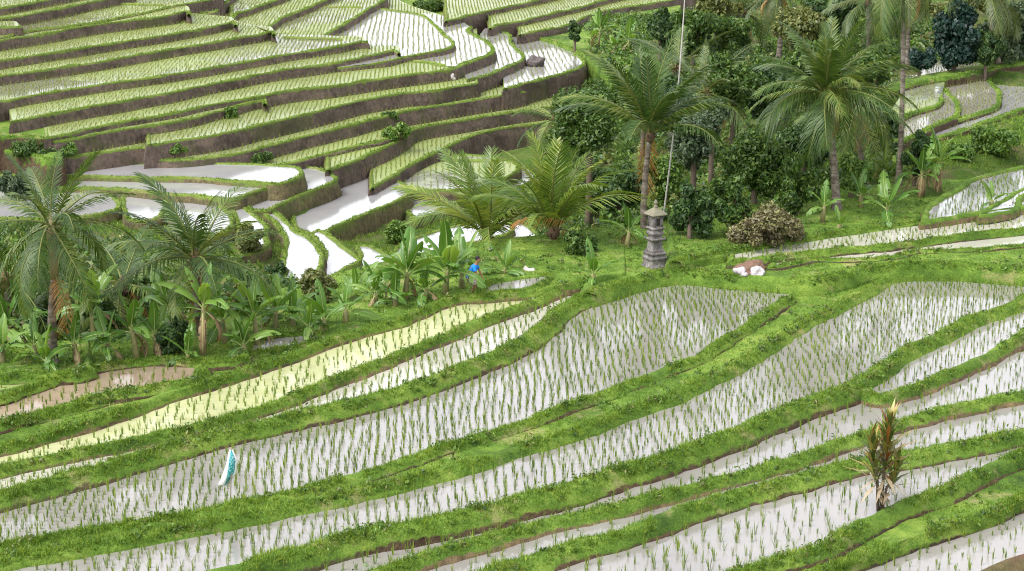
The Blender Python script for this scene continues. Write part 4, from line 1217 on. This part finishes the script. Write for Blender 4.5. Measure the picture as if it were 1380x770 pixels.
# rough undergrowth that nobody could count
rng = np.random.default_rng(5)
P = np.stack([rng.uniform(-60, 75, 46000), rng.uniform(48, 175, 46000)], 1)
z = ground_z(P[:, 0], P[:, 1]); P3 = np.concatenate([P, z[:, None]], 1)
u, v = proj(P3); uv = np.stack([u, v], 1)
U1 = np.array([(-60, 500), (0, 502), (100, 498), (200, 488), (330, 474), (420, 440), (500, 415), (560, 395), (600, 390), (600, 372), (520, 380), (470, 392), (430, 400), (380, 385), (300, 350), (180, 325), (0, 300), (-60, 300)], float)
U2 = np.array([(690, 372), (840, 345), (980, 320), (1130, 284), (1235, 245), (1225, 100), (1290, 95), (1400, 76), (1400, -40), (900, -40), (840, 60), (840, 110), (735, 170), (735, 240), (690, 340)], float)
keep = inpoly(uv, U1) | inpoly(uv, U2)
for o in SLABS:
    if o['far'] and o['top'] == 'grass' and -3 < o['z'] < -2.6:          # the weedy flat beyond the fan of terraces
        q = inpoly(P, o['poly']); P3[q, 2] = o['z']; keep |= q & (rng.uniform(0, 1, len(P)) < .5) & (u > 790)
    else: keep &= ~inpoly(P, o['foot'])
P3 = P3[keep]
n = len(P3)
rad = rng.uniform(.2, .6, n); P3[:, 2] += rad * rng.uniform(.3, 1.0, n)
par = []
for mk, fr in (('mid', .4), ('bright', .17), ('dark', .3), ('olive', .13)):
    par.append(fr)
pick = rng.choice(4, n, p=par)
Vs2 = []; Fs2 = []; mi2 = []; of = 0
for k in range(4):
    V, F = leaf_cloud(P3[pick == k], rad[pick == k], 18, .17, rng)
    Vs2.append(V); Fs2.append(F + of); of += len(V); mi2.append(np.full(len(F), k))
print('undergrowth', n)
tag(link('undergrowth', new_mesh('undergrowth', np.concatenate(Vs2), [np.concatenate(Fs2)], [LEAFM[q] for q in ('mid', 'bright', 'dark', 'olive')], np.concatenate(mi2))),
    'tangled low leafy undergrowth between the trees and palms', 'undergrowth', None, 'stuff')

# ------------------------------------------------------------------ stone shrine
M_STONE = NT('carved grey stone')
_t = M_STONE; _a = _t.noise(3, 5, .6); _b = _t.noise(14, 4)
_c = _t.ramp(_t.math('ADD', _t.math('MULTIPLY', _a, .6), _t.math('MULTIPLY', _b, .4)), [(.36, (.06, .054, .05)), (.5, (.145, .132, .125)), (.64, (.27, .25, .235))])
M_STONE = _t.done(_t.pbsdf(_c, .9, .2, _t.bump(_b, .6, .02)))
M_ROOFSTONE = m_plain('lichen stone roof', (.17, .16, .11), .9, .3, 9, .2, .5)
M_RECESS_SHADE = m_plain('painted recess shade', (.03, .025, .02), .9)


def sq_rings(prof, rz=0):
    return [[Vector((sx * w / 2, sy * w / 2, z)) for sx, sy in ((-1, -1), (1, -1), (1, 1), (-1, 1))] for w, z in prof]


def stepped(prof, bev=.012):
    mb = MB(); mb.rings(sq_rings(prof)); return mb


sb = at(882, 359, -.02)
sh = empty('stone_shrine', sb, 'slender carved grey stone shrine with a small roof standing on the grassy ridge', 'shrine', None, .5)
sh.scale = (.88, .88, .97)


def spart(name, prof, mat=M_STONE, parent=sh):
    mb = stepped(prof); o = link(name, mb.mesh(name, mat), parent)
    bv = o.modifiers.new('edge', 'BEVEL'); bv.width = .012; bv.segments = 2
    return o


spart('plinth', [(.86, -.25), (.86, .04), (.80, .05), (.80, .10), (.74, .11), (.74, .30), (.80, .32), (.80, .40), (.70, .43), (.70, .50), (.76, .52), (.76, .58), (.66, .62)])
spart('pedestal', [(.60, .60), (.62, .62), (.58, .70), (.50, .74), (.46, 1.00), (.50, 1.06), (.60, 1.10), (.60, 1.15), (.52, 1.18)])
spart('cornice', [(.46, 1.17), (.44, 1.24), (.54, 1.30), (.58, 1.34), (.58, 1.40), (.50, 1.43), (.50, 1.50), (.60, 1.54), (.60, 1.60), (.52, 1.63)])
cell = spart('cella', [(.46, 1.62), (.46, 2.02), (.52, 2.06), (.52, 2.10)])
for k in range(4):
    a = k * math.pi / 2
    for sx in (-1, 1):
        mb = MB(); mb.tube([Vector((math.cos(a) * .235 - math.sin(a) * .19 * sx, math.sin(a) * .235 + math.cos(a) * .19 * sx, z)) for z in (1.64, 2.05)], [.035, .035], 6)
        link('pilaster', mb.mesh('pilaster', M_STONE, True), cell)
mb = MB(); mb.add([(-.1, -.233, 1.68), (.1, -.233, 1.68), (.1, -.233, 1.98), (-.1, -.233, 1.98)], [(0, 1, 2, 3)]); link('niche_shade', mb.mesh('niche_shade', M_RECESS_SHADE), cell)  # flat dark panel: shade of an opening put into colour, no hollow
spart('roof', [(.76, 2.10), (.78, 2.13), (.72, 2.17), (.46, 2.27), (.24, 2.35), (.16, 2.40)], M_ROOFSTONE)
mb = MB()
mb.rings([[Vector((math.cos(w) * r, math.sin(w) * r, z)) for w in np.linspace(0, 2 * math.pi, 10, False)] for r, z in ((.08, 2.38), (.11, 2.43), (.07, 2.47), (.05, 2.50), (.09, 2.55), (.10, 2.60), (.055, 2.65), (.015, 2.71))])
link('finial', mb.mesh('finial', M_ROOFSTONE, True), sh)
for k in range(4):
    mb = MB(); a = k * math.pi / 2 + math.pi / 4
    q = Vector((math.cos(a) * .40, math.sin(a) * .40, 1.10))
    mb.tube([q, q + Vector((math.cos(a) * .05, math.sin(a) * .05, .07)), q + Vector((math.cos(a) * .03, math.sin(a) * .03, .16))], [.05, .045, .01], 6)
    link('corner_ornament', mb.mesh('corner_ornament', M_STONE, True), sh)

# tall thin pole
pb = at(893, 300, -.4); pr = math.hypot(pb.x, pb.y); ptop = at_r(924, -30, pr)
mb = MB(); d = ptop - pb
mb.tube([d * s + Vector((math.sin(s * 3) * .12, 0, 0)) for s in np.linspace(0, 1, 14)], [.042 - .02 * s for s in np.linspace(0, 1, 14)], 8)
o = link('bamboo_pole', mb.mesh('bamboo_pole', m_plain('weathered bamboo', (.42, .40, .36), .7, .25, 3), True), None, pb)
tag(o, 'tall thin weathered bamboo pole leaning up through the trees behind the shrine', 'pole')

# white and teal banner on a stick in the flooded paddy
fb = at(310, 678, -.45); fr = math.hypot(fb.x, fb.y)
e = empty('banner_pole', fb, 'small limp white and teal flag on a thin stick in the flooded paddy', 'flag')
top = at_r(311, 603, fr) - fb
mb = MB(); mb.tube([Vector((0, 0, -.2)), top * .5 + Vector((.02, 0, 0)), top], [.014, .012, .009], 6)
link('stick', mb.mesh('stick', m_plain('stick wood', (.3, .24, .18)), True), e)


def fpt(px, py, dy=0):
    p = at_r(px, py, fr) - fb; p.y += dy; return p


M_WHITE = m_plain('white plastic cloth', (.80, .80, .80), .5, .05, 4)
M_TEAL = NT('teal printed cloth')
_t = M_TEAL; _n = _t.noise(22, 3, .7)
M_TEAL = _t.done(_t.pbsdf(_t.ramp(_n, [(.40, (.02, .30, .33)), (.52, (.03, .42, .46)), (.60, (.60, .75, .76))]), .5, .3))


def strip(name, A, B, mat, parent):
    k = len(A); mb = MB(); V = list(A) + list(B)
    mb.add(V, [(i, i + 1, k + i + 1, k + i) for i in range(k - 1)])
    o = link(name, mb.mesh(name, mat, True), parent)
    so = o.modifiers.new('thick', 'SOLIDIFY'); so.thickness = .008
    return o


strip('flag_white', [fpt(309, 606), fpt(306, 622, -.03), fpt(300, 640, .03), fpt(294, 653)], [fpt(311, 607, -.05), fpt(309, 624, -.09), fpt(306, 642, -.04), fpt(303, 654, -.07)], M_WHITE, e)
strip('flag_teal', [fpt(311, 607, -.05), fpt(309, 624, -.09), fpt(306, 642, -.04), fpt(303, 654, -.07)], [fpt(312, 607, .02), fpt(317, 622, .06), fpt(316, 636, .02), fpt(307, 652, .05)], M_TEAL, e)
strip('flag_hem', [fpt(312.2, 606, .02), fpt(317, 622, .06), fpt(316, 636, .02), fpt(304, 656, .05)], [fpt(313.5, 607, .05), fpt(319.5, 624, .1), fpt(318, 639, .07), fpt(306, 657.5, .1)], M_WHITE, e)

# ------------------------------------------------------------------ red leaved plant on the near bank
tb = at(1187, 683, -1.0); CTX = FPX / math.dist(tb, (0, 0, CAMH))
e = empty('ti_plant', tb, 'tall red and green sword leaved plant growing on the near paddy bank', 'plant')
e.scale = (1.15, 1.15, 1.13)
M_TI = NT('red green sword leaf')
_t = M_TI; _r = _t.geo('Random Per Island')
_c = _t.ramp(_r, [(.0, (.06, .10, .02)), (.3, (.13, .18, .03)), (.6, (.28, .25, .05)), (.80, (.27, .15, .035)), (.92, (.36, .11, .035)), (1.0, (.45, .32, .16))])
M_TI = _t.done(_t.pbsdf(_c, .4, .4))
M_TIDRY = m_leaf('dry sword leaf', (.20, .15, .09), (.34, .27, .17), (.46, .40, .28), transl=.15)
mb = MB(); mdry = MB(); st = MB()
rg = random.Random(3)
for (dx, hh, lean, nl) in ((.02, 1.95, .08, 76), (-.12, 1.45, -.16, 46), (.10, .9, .25, 26)):
    topv = Vector((dx + lean, .05, hh))
    st.tube([Vector((dx * .5, 0, -.1)), Vector((dx, 0, hh * .5)), topv], [.04, .032, .025], 7)
    for k in range(nl):
        s = k / nl
        b0 = Vector((dx * .5, 0, 0)).lerp(topv, .35 + .65 * (1 - s)); az = k * 2.4 + dx * 9
        el = R(82 - 50 * s + rg.uniform(-12, 12)); L = rg.uniform(.6, .95)
        tgt = mdry if s > .9 else mb
        if s > .9: el = R(rg.uniform(-50, 15))
        d0 = Vector((math.cos(az) * math.cos(el), math.sin(az) * math.cos(el), math.sin(el)))
        sd = Vector((-math.sin(az), math.cos(az), 0)); w = .05
        m = b0 + d0 * L * .5; tip = b0 + d0 * L + Vector((math.cos(az), math.sin(az), 0)) * .1 * L - Vector((0, 0, .16 * L))
        n_ = d0.cross(sd) * .012
        tgt.add([b0 - sd * w * .3, b0 + sd * w * .3, m + sd * w + n_, m, m - sd * w + n_, tip], [(0, 1, 2, 3), (0, 3, 4), (3, 2, 5), (4, 3, 5)])
for k in range(6):
    az = rg.uniform(0, 6.28); L = rg.uniform(.4, .65); b0 = Vector((rg.uniform(-.1, .1), 0, rg.uniform(.05, .7))); d0 = Vector((math.cos(az), math.sin(az) * .6, rg.uniform(-.35, .5))).normalized()
    sd = Vector((0, 0, 1)).cross(d0).normalized(); w = .03
    mdry.add([b0, b0 + d0 * L * .5 + sd * w, b0 + d0 * L * .5 - sd * w, b0 + d0 * L - Vector((0, 0, .1))], [(0, 1, 2), (1, 3, 2)])
link('stems', st.mesh('stems', M_BARK, True), e)
link('leaves', mb.mesh('leaves', M_TI), e)
link('dry_leaves', mdry.mesh('dry_leaves', M_TIDRY), e)

# ------------------------------------------------------------------ person in the blue shirt
M_SKIN = m_plain('brown skin', (.30, .15, .085), .55, .1, 5)
M_BLUE = m_plain('bright blue shirt', (.012, .20, .62), .7, .15, 9, .2, .3)
M_HAIR = m_plain('black hair', (.02, .016, .014), .6, .3)
M_SHORT = NT('patterned shorts')
_t = M_SHORT; _n = _t.noise(16, 3, .7)
M_SHORT = _t.done(_t.pbsdf(_t.ramp(_n, [(.42, (.04, .03, .05)), (.5, (.30, .16, .17)), (.58, (.52, .46, .47))]), .85, .2))


def skin_obj(name, J, E_, mat, parent, root=0, sub=2):
    """one continuous body: joints (x,y,z,radius) and bones"""
    me = bpy.data.meshes.new(name)
    me.from_pydata([j[:3] for j in J], E_, []); me.materials.append(mat)
    o = link(name, me, parent)
    md = o.modifiers.new('skin', 'SKIN'); md.use_smooth_shade = True
    if not me.skin_vertices: return o
    for i, j in enumerate(J):
        d = me.skin_vertices[0].data[i]
        d.radius = (j[3], j[4] if len(j) > 4 else j[3]); d.use_root = i == root
    ss = o.modifiers.new('smooth', 'SUBSURF'); ss.levels = sub; ss.render_levels = sub
    return o


pb = at(637, 397, -.06)
pe = empty('person', pb, 'person in a bright blue shirt and patterned shorts stooping among banana leaves', 'person', None, R(-12))
J = [(-.10, 0, .66, .13, .15), (-.03, 0, .84, .115, .14), (.06, 0, 1.02, .12, .165), (.12, 0, 1.12, .07, .09), (.16, 0, 1.19, .05, .05), (.20, 0, 1.26, .075, .07), (.225, 0, 1.33, .085, .075), (.22, 0, 1.38, .06, .055)]
Ed = [(0, 1), (1, 2), (2, 3), (3, 4), (4, 5), (5, 6), (6, 7)]


def addj(parent, *pts):
    for p in pts:
        J.append(p); Ed.append((parent, len(J) - 1)); parent = len(J) - 1
    return parent


for sd in (-1, 1):
    addj(2, (.09, sd * .15, 1.07, .06), (.10, sd * .20, 1.03, .05), (.22, sd * .22, .82, .04), (.30, sd * .20, .66, .03), (.32, sd * .19, .60, .032), (.335, sd * .185, .54, .022))
    k = len(J) - 2
    for f in range(4): addj(k, (.325 + .012 * f, sd * (.19 - .016 * (f - 1.5)), .535, .009), (.33 + .012 * f, sd * (.19 - .016 * (f - 1.5)), .50 - .006 * (1.5 - abs(f - 1.5)), .008))
    addj(k, (.30, sd * .165, .56, .010), (.305, sd * .155, .53, .009))
    a = addj(0, (-.08, sd * .10, .58, .10), (.14, sd * .12, .40, .075), (.02, sd * .12, .18, .052), (-.03, sd * .12, .05, .038), (.06, sd * .13, -.0, .035), (.14, sd * .14, -.01, .025))
skin_obj('body', J, Ed, M_SKIN, pe)
TOR = [(-.13, .62, .155, .18), (-.10, .70, .15, .175), (-.03, .84, .135, .165), (.05, 1.0, .14, .19), (.09, 1.08, .12, .18), (.125, 1.14, .075, .10)]
mb = MB()
mb.rings([[Vector((x + math.cos(w) * a, math.sin(w) * b, z - math.cos(w) * a * .35 * (x + .13) / .25)) for w in np.linspace(0, 2 * math.pi, 16, False)] for x, z, a, b in TOR], 0, False)
for sd in (-1, 1):
    mb.tube([(.08, sd * .13, 1.07), (.10, sd * .19, 1.04), (.155, sd * .225, .93)], [.085, .08, .068], 10, 0, False)
o = link('shirt', mb.mesh('shirt', M_BLUE, True), pe)
o.modifiers.new('s', 'SUBSURF').render_levels = 1
mb = MB()
mb.rings([[Vector((x + math.cos(w) * a, math.sin(w) * b, z)) for w in np.linspace(0, 2 * math.pi, 16, False)] for x, z, a, b in ((-.12, .70, .14, .165), (-.11, .62, .155, .19), (-.06, .54, .15, .19))], 0, False)
for sd in (-1, 1):
    mb.tube([(-.09, sd * .10, .60), (.03, sd * .115, .50), (.14, sd * .12, .41)], [.125, .115, .10], 10, 0, False)
link('shorts', mb.mesh('shorts', M_SHORT, True), pe)
mb = MB()
mb.rings([[Vector((.205 + math.cos(w) * a * (1 if math.cos(w) < 0 else .8) - .012, math.sin(w) * a * .88, z)) for w in np.linspace(0, 2 * math.pi, 14, False)] for a, z in ((.085, 1.31), (.098, 1.36), (.092, 1.41), (.06, 1.45), (.01, 1.465))], 0)
link('hair', mb.mesh('hair', M_HAIR, True), pe)
mb = MB()
mb.tube([(.295, 0, 1.335), (.318, 0, 1.315), (.30, 0, 1.30)], [.012, .016, .010], 6)
for sd in (-1, 1): mb.tube([(.215, sd * .073, 1.345), (.212, sd * .086, 1.325), (.218, sd * .075, 1.30)], [.010, .014, .010], 6)
link('nose_and_ears', mb.mesh('nose_and_ears', M_SKIN, True), pe)
mb = MB()
for sd in (-1, 1): mb.tube([(.286, sd * .03, 1.345), (.294, sd * .03, 1.345)], [.010, .008], 6)
mb.tube([(.294, -.022, 1.275), (.298, 0, 1.275), (.294, .022, 1.275)], [.005, .007, .005], 5)
link('eyes_and_mouth', mb.mesh('eyes_and_mouth', M_HAIR, True), pe)

# ------------------------------------------------------------------ sacks, stones and small things


def blob(name, px, py, z, rx, ry, rz, mat, label, cat, seed=0, group=None, rough=.25, sink=.25, sc=2.2):
    p = at(px, py, z)
    bm = bmesh.new(); bmesh.ops.create_icosphere(bm, subdivisions=4, radius=1)
    for v in bm.verts:
        d = 1 + rough * mnoise.noise(v.co * 1.1 + Vector((seed, 0, 0))) * 1.6 + rough * .5 * mnoise.noise(v.co * sc * 1.6 + Vector((0, seed, 0)))
        v.co = Vector((v.co.x * rx * d, v.co.y * ry * d, (v.co.z + 1 - sink * 2) * rz * d))
    me = bpy.data.meshes.new(name); bm.to_mesh(me); bm.free(); me.materials.append(mat)
    for f in me.polygons: f.use_smooth = True
    return tag(link(name, me, None, p, (0, 0, seed)), label, cat, group)


M_SACK = m_plain('white woven sack', (.42, .39, .40), .8, .12, 12, .2, .5)
M_EARTH = m_plain('reddish heaped earth', (.17, .105, .075), .95, .4, 8, .1, .8)
M_ROCK = m_plain('dark wet rock', (.085, .07, .062), .6, .5, 5, .3, .7)
M_PALE = m_plain('pale stone', (.48, .44, .42), .9, .3, 6, .2, .6)
blob('earth_mound', 1012, 366, 0, .85, .5, .26, M_EARTH, 'reddish brown heap of earth behind two white sacks on the ridge', 'earth mound', 1, sink=.3)
blob('white_sack', 999, 371, .0, .32, .25, .19, M_SACK, 'left one of two white sacks lying in front of the earth heap', 'sack', 2, 'white sacks by the earth heap', .3, .2)
blob('white_sack', 1020, 371.5, .0, .30, .25, .21, M_SACK, 'right one of two white sacks lying in front of the earth heap', 'sack', 5, 'white sacks by the earth heap', .3, .2)
blob('boulder', 721, 89, -2.9, .75, .7, .55, M_ROCK, 'dark boulder standing in the far curved paddy at the end of the fan', 'boulder', 3)
blob('rock', 410, 346, -6.4, .42, .35, .22, M_ROCK, 'largest dark rock lying in the curved channel between grassy banks', 'rock', 4)
blob('rock', 403, 335, -6.4, .22, .2, .12, M_ROCK, 'middle small dark rock in the curved channel', 'rock', 6)
blob('rock', 396, 327, -6.4, .20, .3, .14, M_ROCK, 'uppermost dark rock at the bank edge of the curved channel', 'rock', 7)
blob('pale_stone', 632, 125, -3.4, .5, .4, .3, M_PALE, 'pale stone at the foot of a terrace wall, right of the little white post', 'stone', 8)
blob('pale_stone', 609, 108, -2.45, .3, .25, .3, M_PALE, 'small pale stone at the corner of a middle terrace wall', 'stone', 9)
blob('pale_stone', 712, 372, -.3, .3, .25, .22, M_PALE, 'pale stone on the grass right of the person', 'stone', 12)
blob('plastic_bag', 661, 340, -.2, .14, .12, .16, M_WHITE, 'white plastic bag among the banana leaves right of the head of the person', 'bag', 11, None, .2, .1)
wp = at(541, 142, -3.42)
e = empty('offering_post', wp, 'little white post with a pointed top at the foot of a far terrace wall', 'post', None, .3)
mb = MB(); mb.rings(sq_rings([(.34, -.2), (.34, .42), (.36, .44)])); link('post', mb.mesh('post', M_PALE), e)
mb = MB(); mb.rings(sq_rings([(.46, .44), (.44, .48), (.04, .70)])); link('cap', mb.mesh('cap', M_PALE), e)

# ------------------------------------------------------------------ light
SUN_EL, SUN_AZ = R(58), R(-125)          # azimuth measured from +Y towards +X
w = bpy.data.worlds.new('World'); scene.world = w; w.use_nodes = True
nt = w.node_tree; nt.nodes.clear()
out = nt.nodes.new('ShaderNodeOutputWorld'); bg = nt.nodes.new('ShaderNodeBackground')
sky = nt.nodes.new('ShaderNodeTexSky'); sky.sky_type = 'NISHITA'; sky.sun_disc = False
sky.sun_elevation = SUN_EL; sky.sun_rotation = SUN_AZ; sky.dust_density = 4; sky.air_density = 1.2; sky.ozone_density = 1
hs = nt.nodes.new('ShaderNodeHueSaturation'); hs.inputs['Saturation'].default_value = .2
tc = nt.nodes.new('ShaderNodeTexCoord'); nz_ = nt.nodes.new('ShaderNodeTexNoise'); nz_.inputs['Scale'].default_value = 3.0; nz_.inputs['Detail'].default_value = 5
mp = nt.nodes.new('ShaderNodeMapping'); mp.inputs['Scale'].default_value = (1, 1, 2.5)
cr = nt.nodes.new('ShaderNodeValToRGB'); cr.color_ramp.elements[0].position = .3; cr.color_ramp.elements[0].color = (.86, .86, .88, 1); cr.color_ramp.elements[1].position = .7; cr.color_ramp.elements[1].color = (1.0, 1.0, 1.0, 1)
mu = nt.nodes.new('ShaderNodeMix'); mu.data_type = 'RGBA'; mu.blend_type = 'MULTIPLY'; mu.inputs[0].default_value = 1
L_ = nt.links.new
L_(tc.outputs['Generated'], mp.inputs[0]); L_(mp.outputs[0], nz_.inputs['Vector']); L_(nz_.outputs[0], cr.inputs[0])
L_(sky.outputs[0], hs.inputs['Color']); L_(hs.outputs[0], mu.inputs[6]); L_(cr.outputs[0], mu.inputs[7]); 
# extra brightness added low in the unseen sky, to whiten the water's reflections
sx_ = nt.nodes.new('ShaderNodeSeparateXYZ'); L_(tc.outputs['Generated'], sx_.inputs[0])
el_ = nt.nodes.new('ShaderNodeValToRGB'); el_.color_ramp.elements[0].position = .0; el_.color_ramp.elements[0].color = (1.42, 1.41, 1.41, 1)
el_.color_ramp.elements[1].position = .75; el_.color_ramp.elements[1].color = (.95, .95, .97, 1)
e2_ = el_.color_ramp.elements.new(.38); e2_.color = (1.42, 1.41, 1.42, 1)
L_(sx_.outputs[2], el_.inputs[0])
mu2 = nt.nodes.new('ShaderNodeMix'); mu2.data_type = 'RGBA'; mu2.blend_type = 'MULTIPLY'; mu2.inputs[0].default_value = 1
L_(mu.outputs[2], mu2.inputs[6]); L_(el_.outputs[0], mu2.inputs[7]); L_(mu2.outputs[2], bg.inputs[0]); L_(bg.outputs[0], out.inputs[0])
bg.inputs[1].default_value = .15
sun = bpy.data.objects.new('sun', bpy.data.lights.new('sun', 'SUN')); COL.objects.link(sun)
sun.data.energy = .6; sun.data.angle = R(14); sun.data.color = (1, .96, .9)
dirv = Vector((math.sin(SUN_AZ) * math.cos(SUN_EL), math.cos(SUN_AZ) * math.cos(SUN_EL), math.sin(SUN_EL)))
sun.rotation_euler = dirv.to_track_quat('Z', 'Y').to_euler()

scene.view_settings.view_transform = 'Standard'
scene.view_settings.look = 'None'
scene.view_settings.exposure = 1.4
scene.view_settings.gamma = 1
scene.render.engine = 'CYCLES'
scene.cycles.filter_width = 1.05
scene.cycles.use_denoising = True
scene.cycles.denoising_prefilter = 'NONE'
scene.cycles.max_bounces = 6
scene.cycles.diffuse_bounces = 3
scene.cycles.transparent_max_bounces = 4
scene.cycles.caustics_reflective = False
scene.cycles.caustics_refractive = False
